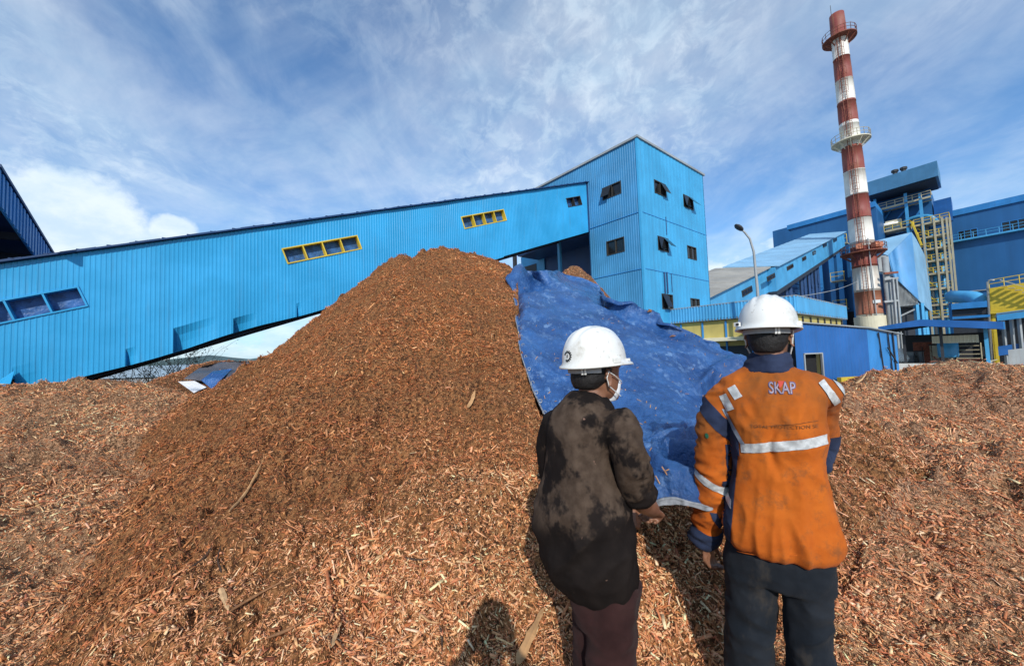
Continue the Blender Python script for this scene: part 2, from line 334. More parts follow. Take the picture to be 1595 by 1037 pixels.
def build_terrain():
    ang = np.r_[np.linspace(-64, 64, 760), np.linspace(64, 296, 60)[1:-1]]; ang = np.radians(ang)
    rad = np.r_[0.0, np.exp(np.linspace(math.log(.35), math.log(26), 520))]
    A, Rr = np.meshgrid(ang, rad, indexing='ij'); x, y = (np.sin(A)*Rr).ravel(), (np.cos(A)*Rr).ravel()
    z, own = terrain(x, y); na, nr = len(ang), len(rad)
    wob = gnoise(np.stack((x, y, x*0), 1)*1.5)*.4
    kind = np.where(own == 1, 1, np.where(own == 2, 2, np.where(own == 3, 3, 0)))
    kind = np.where((own == 0) & (x < -3.2+wob) & (z > .28+wob*.1) & (y > 1), 5, kind)
    kind = np.where((own == 0) & (x > 2.2+wob) & (z > .22+wob*.1) & (y > 1), 4, kind)
    i, j = np.meshgrid(np.arange(na), np.arange(nr-1), indexing='ij'); i2 = (i+1) % na
    q = np.stack((i*nr+j, i*nr+j+1, i2*nr+j+1, i2*nr+j), -1).reshape(-1, 4); fk = kind[q[:, 0]]
    V = np.stack((x, y, z), 1)
    info = {0: ('chip_covered_ground', SOIL[0], None, None), 1: ('wood_chip_heap', SOIL[1], 'tall orange brown wood chip heap peaking in front of the long blue conveyor', 'wood chip heap'),
            2: ('wood_chip_heap', SOIL[2], 'small rounded top of wood chips showing over the upper edge of the blue tarpaulin', 'wood chip heap'),
            3: ('wood_chip_heap', SOIL[3], 'low dark heap under grey, blue and white sheeting beneath the conveyor', 'wood chip heap'),
            4: ('wood_chip_heap', SOIL[4], 'wide lumpy pale wood chip heap between the man in orange and the open canopy', 'wood chip heap'),
            5: ('wood_chip_heap', SOIL[0], 'long low smooth mound of pale wood chips below the lower end of the conveyor', 'wood chip heap')}
    heaps = {}
    for k, (nm, mat, lab, cat) in info.items():
        f = q[fk == k]
        if not len(f): continue
        u, inv = np.unique(f, return_inverse=True); f = inv.reshape(-1, 4)
        me = bpy.data.meshes.new(nm); me.vertices.add(len(u)); me.vertices.foreach_set('co', V[u].ravel().astype(np.float32))
        me.loops.add(len(f)*4); me.loops.foreach_set('vertex_index', f.ravel().astype(np.int32))
        me.polygons.add(len(f)); me.polygons.foreach_set('loop_start', np.arange(0, len(f)*4, 4, dtype=np.int32))
        me.update(); me.validate(); me.flip_normals()
        if me.polygons[len(me.polygons)//2].normal.z < 0: me.flip_normals()
        me.polygons.foreach_set('use_smooth', [True]*len(me.polygons))
        o = link(nm, me, mat); heaps[k] = o
        if k == 0: tag(o, kind='structure')
        else: tag(o, lab, cat, 'heaps of wood chips')
    return heaps
HEAPS = build_terrain()

def chip_mat():
    m, nt, b = node_mat('wood_chip'); a = nt.nodes.new('ShaderNodeAttribute'); a.attribute_name = 'tint'
    n = _noise(nt, 90, detail=3); c = nt.nodes.new('ShaderNodeMix'); c.data_type = 'RGBA'; c.blend_type = 'MULTIPLY'
    nt.links.new(_ramp(nt, n, .35, .65, 0, .5), c.inputs[0]); nt.links.new(a.outputs['Color'], c.inputs[6]); c.inputs[7].default_value = (.6, .5, .4, 1)
    nt.links.new(c.outputs[2], b.inputs['Base Color']); b.inputs['Roughness'].default_value = .75; b.inputs['Specular IOR Level'].default_value = .3; return m
CHIP = chip_mat()
def build_chips(N=780000):
    a = np.radians(rng.uniform(-58, 58, N)); u = rng.random(N); r0, r1, p = 1.0, 17.0, .55
    r = (r0**p+u*(r1**p-r0**p))**(1/p); x, y = np.sin(a)*r, np.cos(a)*r
    z, own = terrain(x, y); e = .05
    zx, _ = terrain(x+e, y); zy, _ = terrain(x, y+e)
    ppx, ppy, zf = project(np.stack((x, y, z), 1)); keep = (ppx > -60) & (ppx < PW+60) & (ppy < PH+90) & ~(in_poly(ppx, ppy, TARP_POLY) & (x > -.4) & (y < 11.5)) & (z > -2.1)
    x, y, z, own, zx, zy, r = (v[keep] for v in (x, y, z, own, zx, zy, r)); n = len(x)
    nrm = np.stack((-(zx-z)/e, -(zy-z)/e, np.ones(n)), 1); nrm /= np.linalg.norm(nrm, axis=1)[:, None]
    nrm = nrm+rng.normal(size=(n, 3))*.36; nrm /= np.linalg.norm(nrm, axis=1)[:, None]
    t = rng.normal(size=(n, 3)); t -= nrm*(t*nrm).sum(1)[:, None]; t /= np.linalg.norm(t, axis=1)[:, None]; w = np.cross(nrm, t)
    L = np.exp(rng.normal(math.log(.0160), .52, n)); sl = rng.random(n) < .17; L = np.where(sl, L*2.1, L); L = np.clip(L, .007, .13)*np.clip(.62+r*.08, .62, 1.45)
    clump = fbm(np.stack((x, y, z), 1)*.8+3, 3); coarse = fbm(np.stack((x, y, z), 1)*1.3+41, 3); L = L*np.exp(.5*np.clip(coarse, -.6, .8))
    W = L*np.where(sl, rng.uniform(.06, .14, n), rng.uniform(.15, .45, n)); W = np.clip(W, .0022, .02); T = np.clip(W*rng.uniform(.2, .5, n), .002, .008)
    c = np.stack((x, y, z), 1)+nrm*(T*.5+rng.uniform(-.006, .008, n)+.006*np.clip(coarse, -.25, .6))[:, None]
    pal = np.array([(.54, .34, .20), (.40, .215, .105), (.28, .125, .052), (.115, .05, .027), (.70, .50, .34), (.34, .15, .08)])
    prob = np.array([[.36, .24, .12, .06, .12, .10], [.13, .31, .33, .16, .02, .05], [.24, .26, .18, .10, .06, .16], [.1, .3, .3, .2, .02, .08]])
    kind = own.copy(); pick = np.array([0]*n); kind = np.where((own == 1) & ((x > .8) | (np.hypot(x, y) < 3)), 0, kind)
    for k in range(4):
        s = kind == k; pick[s] = rng.choice(6, s.sum(), p=prob[k])
    darker = (clump > .15) & (rng.random(n) < .35); pick[darker] = rng.choice([2, 3, 1], darker.sum(), p=[.5, .25, .25])
    col = pal[pick]*rng.uniform(.72, 1.22, (n, 1))*(1+rng.normal(size=(n, 3))*.04); col = np.clip(col, .01, .85)
    right = (x > 1.8) & (own <= 1) & (y < 9); col[right] = np.clip(col[right]*(1.08, 1.02, 1.04), 0, .9); gap = pile_h(x, y)-np.clip(_base(x, y), -2.6, 1.5); ow = np.clip(gap/.55+.45+.5*clump, 0, 1)*(own <= 1)*np.clip((1.0-x+.5*clump)/1.2, 0, 1)*np.clip((np.hypot(x, y)-2.2+.6*clump)/2.2, .25, 1); col *= 1-ow[:, None]*(1-np.array((.84, .76, .64)))
    col = col*(1+.28*np.clip(fbm(np.stack((x, y, z), 1)*.45+7, 3), -.8, .8))[:, None]; col = np.clip(col*(1.70, 1.37, 1.20), .004, .9)
    # eight corners: a flat tapered sliver
    k1, k2 = rng.uniform(.35, 1, n), rng.uniform(.35, 1, n); bend = rng.uniform(-.25, .25, n)*W
    ct = []
    for sx, kk in ((-1, k1), (1, k2)):
        for sy, sz in ((-1, -1), (1, -1), (1, 1), (-1, 1)):
            ct.append(c+t*(sx*L*.5)[:, None]+w*(sy*W*.5*kk+bend*sx)[:, None]+nrm*(sz*T*.5)[:, None])
    V = np.stack(ct, 1); fq = np.array([(0, 1, 2, 3), (7, 6, 5, 4), (0, 4, 5, 1), (1, 5, 6, 2), (2, 6, 7, 3), (3, 7, 4, 0)])
    side = np.where(own == 1, 1, np.where(own == 2, 2, np.where(own == 3, 3, np.where((x > 2.2) & (z > .22), 4, np.where((x < -3.2) & (z > .28), 5, 0)))))
    for k, heap in HEAPS.items():
        s = side == k; m = int(s.sum())
        if not m: continue
        v = V[s].reshape(-1, 3); f = (np.arange(m)[:, None, None]*8+fq[None]).reshape(-1, 4)
        me = bpy.data.meshes.new('loose_wood_chips'); me.vertices.add(len(v)); me.vertices.foreach_set('co', v.ravel().astype(np.float32))
        me.loops.add(len(f)*4); me.loops.foreach_set('vertex_index', f.ravel().astype(np.int32)); me.polygons.add(len(f)); me.polygons.foreach_set('loop_start', np.arange(0, len(f)*4, 4, dtype=np.int32))
        at_ = me.attributes.new('tint', 'FLOAT_COLOR', 'POINT'); at_.data.foreach_set('color', np.repeat(np.c_[col[s], np.ones(m)], 8, 0).ravel().astype(np.float32))
        me.update()
        o = link('loose_wood_chips', me, CHIP, None if k == 0 else heap); tag(o, kind='stuff')
        if k == 0: tag(o, 'loose shredded wood chips strewn over the ground around the two men', 'wood chips')
build_chips()

# ------------------------------------------------------------------ orientation of the works
def azv(a): return Vector((math.sin(a), math.cos(a), 0))
AR, AL = azv(R(50.8)), azv(R(-39.2))        # tower, conveyor and annex: right-receding and left-receding directions
BR, BL = azv(R(50.8)), azv(R(-28.8))        # boiler house and turbine hall
UP = Vector((0, 0, 1))
def cut_rects(bm, rects):
    """cut rectangular openings (origin, u, v, w, h) out of a sheet lying in the plane of u and v"""
    for o, u, v, w, h in rects:
        u, v = u.normalized(), v.normalized(); nrm = u.cross(v); vv = nrm.cross(u).normalized() if abs(u.dot(v)) > 1e-3 else v
        c = o+u*w/2+v*h/2; rad = math.hypot(w, h)*.62+.25
        for p, n in ((o, u), (o+u*w, u), (o, vv), (o+v*h, vv)):
            fs = [f for f in bm.faces if min(abs((q.co-c).dot(u)) for q in f.verts) < w/2+.35 and min((q.co-c).dot(v) for q in f.verts) < h and max((q.co-c).dot(v) for q in f.verts) > -h]
            g = fs+list({e for f in fs for e in f.edges})+list({q for f in fs for q in f.verts})
            bmesh.ops.bisect_plane(bm, geom=g, plane_co=p, plane_no=n)
        dele = []
        for f in bm.faces:
            d = f.calc_center_median()-o; a, b = d.dot(u), d.dot(v)
            if .001 < a < w-.001 and .001 < b < h-.001 and abs(d.dot(nrm)) < .5: dele.append(f)
        bmesh.ops.delete(bm, geom=dele, context='FACES')
def ribbed_wall(name, mat, parent, P0, u, L, zb, zt, nrm, pitch=.16, amp=.018, rows=1, rects=(), dent=None, thick=True):
    """corrugated sheet along u from P0; zb(s), zt(s) give its lower and upper edge; nrm points outwards"""
    n = max(2, int(L/pitch)); prof = ((0, 0), (.30, 0), (.42, 1), (.68, 1), (.80, 0)); cols = []
    for i in range(n):
        for a, b in prof: cols.append(((i+a)*pitch*L/(n*pitch), b*amp))
    cols.append((L, 0)); vs, fs = [], []
    for s, d in cols:
        a, b = zb(s), zt(s)
        for k in range(rows+1):
            z = a+(b-a)*k/rows; off = d
            if dent: off += dent(s, z-a)
            vs.append(Vector((P0[0], P0[1], 0))+u*s+UP*z+nrm*off)
    for i in range(len(cols)-1):
        for k in range(rows): a = i*(rows+1)+k; fs.append((a, a+rows+1, a+rows+2, a+1))
    me = bpy.data.meshes.new(name); me.from_pydata([tuple(v) for v in vs], [], fs)
    if rects:
        bm = bmesh.new(); bm.from_mesh(me); cut_rects(bm, rects); bm.to_mesh(me); bm.free()
    o = link(name, me, mat, parent)
    return o
def rect_on(pts, p, n, u, v):               # pixel quad -> origin, width, height in the plane's own axes
    q = [hit(a, b, p, n)-Vector(p) for a, b in pts]; a = [x.dot(u) for x in q]; b = [x.dot(v) for x in q]
    a0, a1 = (a[0]+a[3])/2, (a[1]+a[2])/2; b1, b0 = (b[0]+b[1])/2, (b[2]+b[3])/2
    return Vector(p)+u*a0+v*b0, a1-a0, b1-b0

# ------------------------------------------------------------------ transfer tower
TC = at(992, 214, 24.0); TOPZ = TC.z; TCORN = Vector((TC.x, TC.y, 0))
TN_L, TN_R = -AR, -AL                        # outward normals of the left and right face
TW_L, TW_R = 12.3, 9.25
def railing(b, pts, h=1.05, step=1.5, r=.025, mi=0, mid=True):
    for a, c in zip(pts[:-1], pts[1:]):
        a, c = Vector(a), Vector(c); n = max(1, int((c-a).length/step))
        for z in ((h, h*.52) if mid else (h,)): b.tube([a+UP*z, c+UP*z], r, 5, mi)
        for i in range(n+1): q = a.lerp(c, i/n); b.tube([q, q+UP*h], r, 5, mi)
CDIR = AR                                    # the gallery rises along this
CP0 = hit(916.5, 322, TCORN, TN_L); CP0.z = 0   # where its near side wall meets the tower
def gal_ab(px, py):                          # pixel on the near side wall -> distance from the tower, height
    q = hit(px, py, CP0, TN_R); return -(q-CP0).dot(CDIR), q.z
_e = [gal_ab(*p) for p in ((915, 285), (500, 341), (80, 401))]; _g2 = [gal_ab(*p) for p in ((917, 361), (500, 482), (60, 607))]
_te = np.polyfit([a for a, b in _e], [b for a, b in _e], 1); _be = np.polyfit([a for a, b in _g2], [b for a, b in _g2], 1)
G_T = lambda s: _te[0]*s+_te[1]
G_B = lambda s: _be[0]*s+_be[1]
G_LEN = 29.5
def window_unit(parent, o, u, v, n, w, h, panes, frame_m, pane_m, fw=.07, depth=.16, open_=None, sill=True, pane_label=None):
    """frame with reveal, panes set back; open_ lists (index, degrees) of awning panes swung outwards"""
    u, v, n = u.normalized(), v.normalized(), n.normalized(); b = MB()
    for a, c, ww, hh in ((0, 0, w, fw), (0, h-fw, w, fw), (0, fw, fw, h-2*fw), (w-fw, fw, fw, h-2*fw)):
        b.frame(o+u*a+v*c-n*depth, u*ww, v*hh, n*(depth+.035))
    iw = (w-fw)/panes
    for k in range(1, panes): b.frame(o+u*(k*iw)+v*fw-n*depth, u*fw, v*(h-2*fw), n*(depth+.03))
    f = b.build('window', frame_m, parent); op = dict(open_ or [])
    for k in range(panes):
        a = o+u*(fw+k*iw)+v*fw; pw, ph = iw-fw, h-2*fw
        if k in op:
            t = R(op[k]); dv = -(v*math.cos(t))+n*math.sin(t); c = MB(); top = a+v*ph+n*.04
            c.frame(top, u*pw, dv*ph, n*.03); c.build('open_pane', pane_m, f)
            d = MB(); d.frame(a-n*(depth-.01), u*pw, v*ph, n*.01); d.build('dark_opening', MT['black_void'], f)
        else:
            c = MB(); c.frame(a-n*(depth-.03), u*pw, v*ph, n*.02); c.build('pane', pane_m, f)
    return f
def build_tower():
    t = empty('transfer_tower', (TCORN.x, TCORN.y, YARD), 'tall square sky blue tower clad in sheet metal with open awning windows', 'tower')
    lw = [((938, 293), (967, 282), (968, 301), (939, 313)), ((944, 376), (972, 369), (974, 391), (946, 399))]
    rw = [((1018, 280), (1036, 287), (1038, 308), (1020, 301)), ((1063, 302), (1078, 309), (1081, 329), (1065, 322)), ((1024, 367), (1040, 372), (1042, 394), (1025, 389)), ((1070, 382), (1084, 386), (1085, 406), (1071, 402)), ((1030, 457), (1047, 459), (1049, 482), (1032, 482)), ((1075, 464), (1089, 466), (1090, 478), (1076, 479))]
    lopen = [[(0, 24)], []]; ropen = [[(1, 26)], [(0, 12), (1, 40)], [(0, 12), (1, 40)], [], [(0, 22)], []]
    L_ = [rect_on([p[1], p[0], p[3], p[2]], TCORN, TN_L, AL, UP) for p in lw]; R_ = [rect_on(p, TCORN, TN_R, AR, UP) for p in rw]
    seam1, seam2 = hit(1000, 330, TCORN, TN_R).z, hit(1004, 418, TCORN, TN_R).z
    sC = (CP0-TCORN).dot(AL)                 # where the gallery enters the left face
    lo_open = G_B(0)+.05
    lrects = [(o, AL, UP, w, h) for o, w, h in L_]; rrects = [(o, AR, UP, w, h) for o, w, h in R_]
    for i, (a, b_) in enumerate(((YARD, seam2-.03), (seam2+.03, seam1-.03), (seam1+.03, TOPZ))):
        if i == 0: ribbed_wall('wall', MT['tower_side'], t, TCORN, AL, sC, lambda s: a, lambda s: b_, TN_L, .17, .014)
        else:
            rr = [r for r in lrects if a-.2 < r[0].z < b_]
            ribbed_wall('wall', MT['tower_side'], t, TCORN, AL, sC, lambda s: a, lambda s: b_, TN_L, .17, .014, 1, rr)
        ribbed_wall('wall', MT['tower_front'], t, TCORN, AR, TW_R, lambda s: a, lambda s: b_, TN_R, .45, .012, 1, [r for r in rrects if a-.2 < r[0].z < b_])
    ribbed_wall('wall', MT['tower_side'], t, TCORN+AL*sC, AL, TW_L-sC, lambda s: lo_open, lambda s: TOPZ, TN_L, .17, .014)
    b = MB()                                  # far walls
    b.frame(TCORN+AL*TW_L+UP*lo_open, AR*TW_R, AL*-.1, UP*(TOPZ-lo_open)); b.frame(TCORN+AR*TW_R+UP*YARD, AL*TW_L, AR*-.1, UP*(TOPZ-YARD)); b.build('wall', MT['tower_front'], t)
    for z in (seam1, seam2):                  # horizontal cover strips and corner flashing
        part('seam_strip', MT['mid_blue'], t, lambda b: b.frame(TCORN+AR*.0+TN_R*-.02+UP*(z-.02), AR*TW_R, TN_R*.045, UP*.04))
        part('seam_strip', MT['mid_blue'], t, lambda b: b.frame(TCORN+TN_L*-.02+UP*(z-.02), AL*sC, TN_L*.07, UP*.04))
    part('corner_trim', MT['tower_front'], t, lambda b: b.prism([TCORN+TN_L*.06+TN_R*.03, TCORN+TN_R*.03+AR*.14, TCORN+AR*.14, TCORN, TCORN+AL*.12, TCORN+TN_L*.06+AL*.12], UP*(TOPZ-.03)))
    b = MB(); b.frame(TCORN+TN_L*.12+TN_R*.10+UP*(TOPZ-.02), AR*(TW_R+.3), AL*(TW_L+.3), UP*.14); b.build('roof', MT['grey_steel'], t)
    for (o, w, h), op in zip(L_, lopen): window_unit(t, o, AL, UP, TN_L, w, h, 2, MT['window_frame'], MT['glass'], .06, .12, [(1-i, a) for i, a in op])
    for (o, w, h), op in zip(R_, ropen): window_unit(t, o, AR, UP, TN_R, w, h, 2, MT['window_frame'], MT['glass'], .06, .12, op)
    # open bay under the gallery: recessed dark wall, blue panel with a doorway, steel column
    b = MB(); q = TCORN+AL*sC+AR*2.6; b.frame(q+UP*YARD, AL*(TW_L-sC), AR*.1, UP*(lo_open-YARD)); b.frame(TCORN+AL*sC+UP*YARD, AR*2.6, AL*.06, UP*(lo_open-YARD)); b.frame(TCORN+AL*sC+UP*(lo_open-.1), AL*(TW_L-sC), AR*2.6, UP*.1); b.build('recess', MT['navy_steel'], t)
    p2 = q-AR*.12; o, w, h = rect_on([(848, 391), (812, 399), (812, 440), (848, 440)], p2, TN_L, AL, UP)
    b = MB(); b.frame(o, AL*w, UP*h, AR*.08); b.build('lean_to_panel', MT['tower_front'], t)
    o2, w2, h2 = rect_on([(836, 411), (816, 415), (816, 440), (836, 440)], p2-AR*.02, TN_L, AL, UP); b = MB(); b.frame(o2, AL*w2, UP*h2, AR*.05); b.build('doorway', MT['dark_steel'], t)
    for px, r in ((872, .11), (802, .14)):
        g = hit(px, 400, TCORN, TN_L); b = MB(); g.z = YARD; b.frame(g+TN_L*.02-AL*r-TN_L*r, AL*2*r, TN_L*2*r, UP*(G_B((g-CP0).length*0)+.2-YARD)); b.build('column', MT['fascia_blue'] if px == 872 else MT['dark_steel'], t)
    # downpipes on the right face
    for px, y0, y1, w in ((1033.5, 424, 457, .05), (1037.5, 424, 457, .05), (1036, 338, 366, .025), (1044.5, 426, 455, .02)):
        a, c = hit(px, y0, TCORN, TN_R), hit(px+1.2, y1, TCORN, TN_R); b = MB(); b.tube([a+TN_R*.06, Vector((a.x, a.y, c.z))+TN_R*.06], w, 6); b.build('downpipe', MT['navy_steel'], t)
build_tower()

# ------------------------------------------------------------------ long inclined conveyor gallery
def build_gallery():
    base = CP0-CDIR*G_LEN
    t = empty('conveyor_gallery', (base.x, base.y, YARD), 'long bright blue corrugated conveyor gallery sloping down to the left from the tower', 'conveyor')
    U = -CDIR; W = 3.2; n = TN_R
    sl = Vector((U.x, U.y, _te[0])).normalized(); slb = Vector((U.x, U.y, (_te[0]+_be[0])/2)).normalized(); vv = n.cross(slb); vv = vv if vv.z > 0 else -vv
    wins = []
    for pts, np_, fm, pm in ((((-60, 479), (122, 444.5), (137, 475.5), (-44, 516)), 3, MT['sky_blue'], MT['curtain']), (((440, 387), (557, 366), (563, 388), (446, 412)), 4, MT['yellow'], MT['curtain']), (((718, 338), (784, 325.5), (789, 343), (723, 357.5)), 4, MT['yellow'], MT['curtain']), (((881.5, 309.5), (903, 304.5), (906.5, 319), (884.5, 323.5)), 2, MT['window_frame'], MT['curtain'])):
        o, w, h = rect_on([pts[1], pts[0], pts[3], pts[2]], CP0, n, slb, vv); wins.append((o, w, h, np_, fm, pm))
    dents = []
    for x0, x1, y0, y1, d in ((197, 214, 533, 556, .22), (270, 338, 500, 535, .40), (364, 400, 488, 508, .36), (463, 470, 468, 486, .2), (20, 75, 572, 604, .15)):
        s1, z1 = gal_ab(x0, y1); s0, z0 = gal_ab(x1, y1); hh = gal_ab(x0, y0)[1]-z1; dents.append((s0, s1, hh, d))
    def dent(s, zz):
        o = .01*math.sin(s*.9)+.006*math.sin(s*2.7+zz)
        for s0, s1, hh, d in dents:
            if s0 < s <= s1 and zz < hh: o -= d*((s-s0)/(s1-s0))**1.1*(1-zz/hh)**.55
        return o
    top = lambda s: G_T(s); bot = lambda s: G_B(s)+.05*math.sin(s*1.3)*(s > 8)
    ribbed_wall('side_wall', MT['sky_blue'], t, CP0, U, G_LEN, bot, top, n, .115, .008, 14, [(o, slb, vv, w, h) for o, w, h, *_ in wins], dent)
    for o, w, h, np_, fm, pm in wins: window_unit(t, o, slb, vv, n, w, h, np_, fm, pm, .045, .30)
    a0 = Vector((CP0.x, CP0.y, 0)); a1 = a0+U*G_LEN
    b = MB(); p = [a0+UP*G_T(0), a1+UP*G_T(G_LEN)]; ov = n*.16                                    # roof, overhanging the wall a little
    for k in range(40):
        s0, s1 = G_LEN*k/40, G_LEN*(k+1)/40; q0, q1 = a0+U*s0+UP*(G_T(s0)+.02), a0+U*s1+UP*(G_T(s1)+.02)
        b.prism([q0+ov, q1+ov, q1-n*(W+.15), q0-n*(W+.15)], UP*(.05+.012*(k % 2)))
    for k in range(46): s = G_LEN*(k+.5)/46; b.box(a0+U*s+UP*(G_T(s)+.075)+n*.1, (.12, .12, .03), 0, R(50.8))
    b.build('roof', MT['navy_steel'], t)
    b = MB(); b.prism([a0-n*W+UP*G_B(0), a1-n*W+UP*G_B(G_LEN), a1-n*W+UP*G_T(G_LEN), a0-n*W+UP*G_T(0)], n*.06); b.build('far_wall', MT['mid_blue'], t)
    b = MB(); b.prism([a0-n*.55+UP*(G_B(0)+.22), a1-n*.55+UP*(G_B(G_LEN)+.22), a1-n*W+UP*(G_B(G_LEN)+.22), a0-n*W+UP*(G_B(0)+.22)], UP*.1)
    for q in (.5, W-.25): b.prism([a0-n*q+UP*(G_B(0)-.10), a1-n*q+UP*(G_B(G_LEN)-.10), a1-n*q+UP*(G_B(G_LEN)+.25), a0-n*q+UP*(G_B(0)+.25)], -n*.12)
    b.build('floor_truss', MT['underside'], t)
    b = MB(); b.frame(a0+n*.05+UP*(G_B(0)-.02), U*.14, n*-.1, UP*(G_T(0)-G_B(0)+.1)); b.build('end_trim', MT['navy_steel'], t)
    for px in (76, 102):
        s, z = gal_ab(px, 592)
        for q in (.4, W-.4):
            b = MB(); g = a0+U*s-n*q; b.frame(g-U*.15-n*.1+UP*YARD, U*.26, n*.2, UP*(G_B(s)+.2-YARD)); b.frame(g-U*.3-n*.2+UP*(G_B(s)-.35), U*.6, n*.4, UP*.35); b.build('support_leg', MT['navy_steel'], t)
    # loose sheet bent outwards at the low end, and the dark hole behind it
    s0, z0 = gal_ab(24, 582); s1, _ = gal_ab(-25, 594); b = MB(); q0, q1 = a0+U*s0, a0+U*s1
    b.prism([q0+n*.06+UP*(z0+.08), q1+n*.06+UP*(z0-.45), q1+n*.75+UP*(z0-1.05), q0+n*.45+UP*(z0-.42)], UP*.02); b.build('bent_sheet', MT['sky_blue'], t)
    b = MB(); b.frame(q0+n*.035+UP*(G_B(s0)-.25), U*3.2, n*.015, UP*(z0-G_B(s0)+.1)); b.build('open_hole', MT['black_void'], t)
build_gallery()

# ------------------------------------------------------------------ storage shed roof, upper left
def build_left_shed():
    A = at(80, 400, 13.4); d = -AL                       # rake climbs towards the viewer along d
    B = hit(0, 273, A, CDIR); slope = (B.z-A.z)/((B-A).to_2d().length)
    pt = lambda s, dz=0, back=0: Vector((A.x, A.y, A.z))+d*s+UP*(slope*s+dz)-CDIR*back
    t = empty('storage_shed', (A.x, A.y, YARD), 'open storage shed whose blue edged sloping roof juts over the low end of the conveyor', 'shed')
    Lr = 4.9; lo = -3.0
    hgt = abs(hit(0, 326, A, CDIR).z-B.z)
    ribbed = MB(); n = 60
    for i in range(n):
        s0, s1 = lo+(Lr-lo)*i/n, lo+(Lr-lo)*(i+1)/n; q = .03*(i % 2)
        ribbed.prism([pt(s0), pt(s1), pt(s1, -hgt), pt(s0, -hgt)], CDIR*(.04+q))
    ribbed.build('fascia', MT['mid_blue'], t)
    b = MB(); b.prism([pt(lo, .03, -.1), pt(Lr, .03, -.1), pt(Lr, .03, 16), pt(lo, .03, 16)], UP*.08); b.build('roof', MT['navy_steel'], t)
    b = MB()
    for k in range(6):
        s = lo+.4+k*1.45; b.bar(pt(s, -.25, .3), pt(s, -.25, 16), .12, .22)
    for k in (1.5, 5, 9, 13): b.bar(pt(lo, -.5, k), pt(Lr, -.5, k), .2, .4)
    b.build('rafter', MT['underside'], t)
    for s in (lo+.3, Lr-.4):
        for k in (1.5, 9):
            g = pt(s, 0, k); b = MB(); b.frame(Vector((g.x-.15, g.y-.15, YARD)), (.3, 0, 0), (0, .3, 0), UP*(g.z-YARD)); b.build('column', MT['navy_steel'], t)
    b = MB(); b.prism([pt(lo, 0, .6), pt(lo, 0, 16), Vector((*pt(lo, 0, 16).to_2d(), YARD)), Vector((*pt(lo, 0, .6).to_2d(), YARD))], d*-.1); b.build('wall', MT['navy_steel'], t)
build_left_shed()

# ------------------------------------------------------------------ yellow annex with deep blue fascia
def build_annex():
    c = at(1240, 460, 20.3); K = Vector((c.x, c.y, 0)); zt = c.z; zf = hit(1240, 487, K, TN_R).z; Ll = (at(1040, 485, 25.8)-c).to_2d().length; Lr = (at(1304.5, 479, 28.4)-c).to_2d().length
    t = empty('annex_building', (K.x, K.y, YARD), 'low yellow walled annex with a broad blue ribbed fascia beside the tower', 'building')
    ribbed_wall('fascia', MT['fascia_blue'], t, K, AL, Ll, lambda s: zf, lambda s: zt, TN_L, .18, .025); ribbed_wall('fascia', MT['fascia_blue'], t, K, AR, Lr, lambda s: zf, lambda s: zt, TN_R, .5, .006)
    b = MB(); b.frame(K+UP*(zf-.02), AL*Ll, AR*Lr, UP*.12); b.frame(K+UP*(zt-.06), AL*Ll, AR*Lr, UP*.1); b.build('roof', MT['grey_steel'], t)
    b = MB(); q = K+AL*.25+AR*.25; b.frame(q+UP*YARD, AL*(Ll-.4), AR*(Lr-.5), UP*(zf-.05-YARD)); b.build('wall', MT['yellow_wall'], t)
    b = MB()
    for k in range(7): b.frame(q+AR*(1.5+k*1.6)+TN_R*.08+UP*YARD, AR*.1, TN_R*-.1, UP*(zf-YARD-.1))
    b.build('wall_rib', MT['dark_steel'], t)
    b = MB()
    for k in range(5): b.frame(q+AL*(.6+k*1.4)+TN_L*.08+UP*YARD, AL*.09, TN_L*-.08, UP*(zf-YARD-.1))
    b.build('wall_rib', MT['mid_blue'], t)
    z2 = hit(1130, 526, q, TN_L).z; b = MB(); b.prism([q+UP*z2, q+AL*(Ll-1)+UP*z2, q+AL*(Ll-1)+TN_L*.9+UP*(z2-.2), q+TN_L*.9+UP*(z2-.2)], UP*.04); b.build('awning', MT['cream'], t)
    b = MB(); b.frame(q+TN_L*.03+UP*YARD, AL*(Ll-1.5), TN_L*-.02, UP*(z2-.5-YARD)); b.build('shutter', MT['dark_steel'], t)
build_annex()

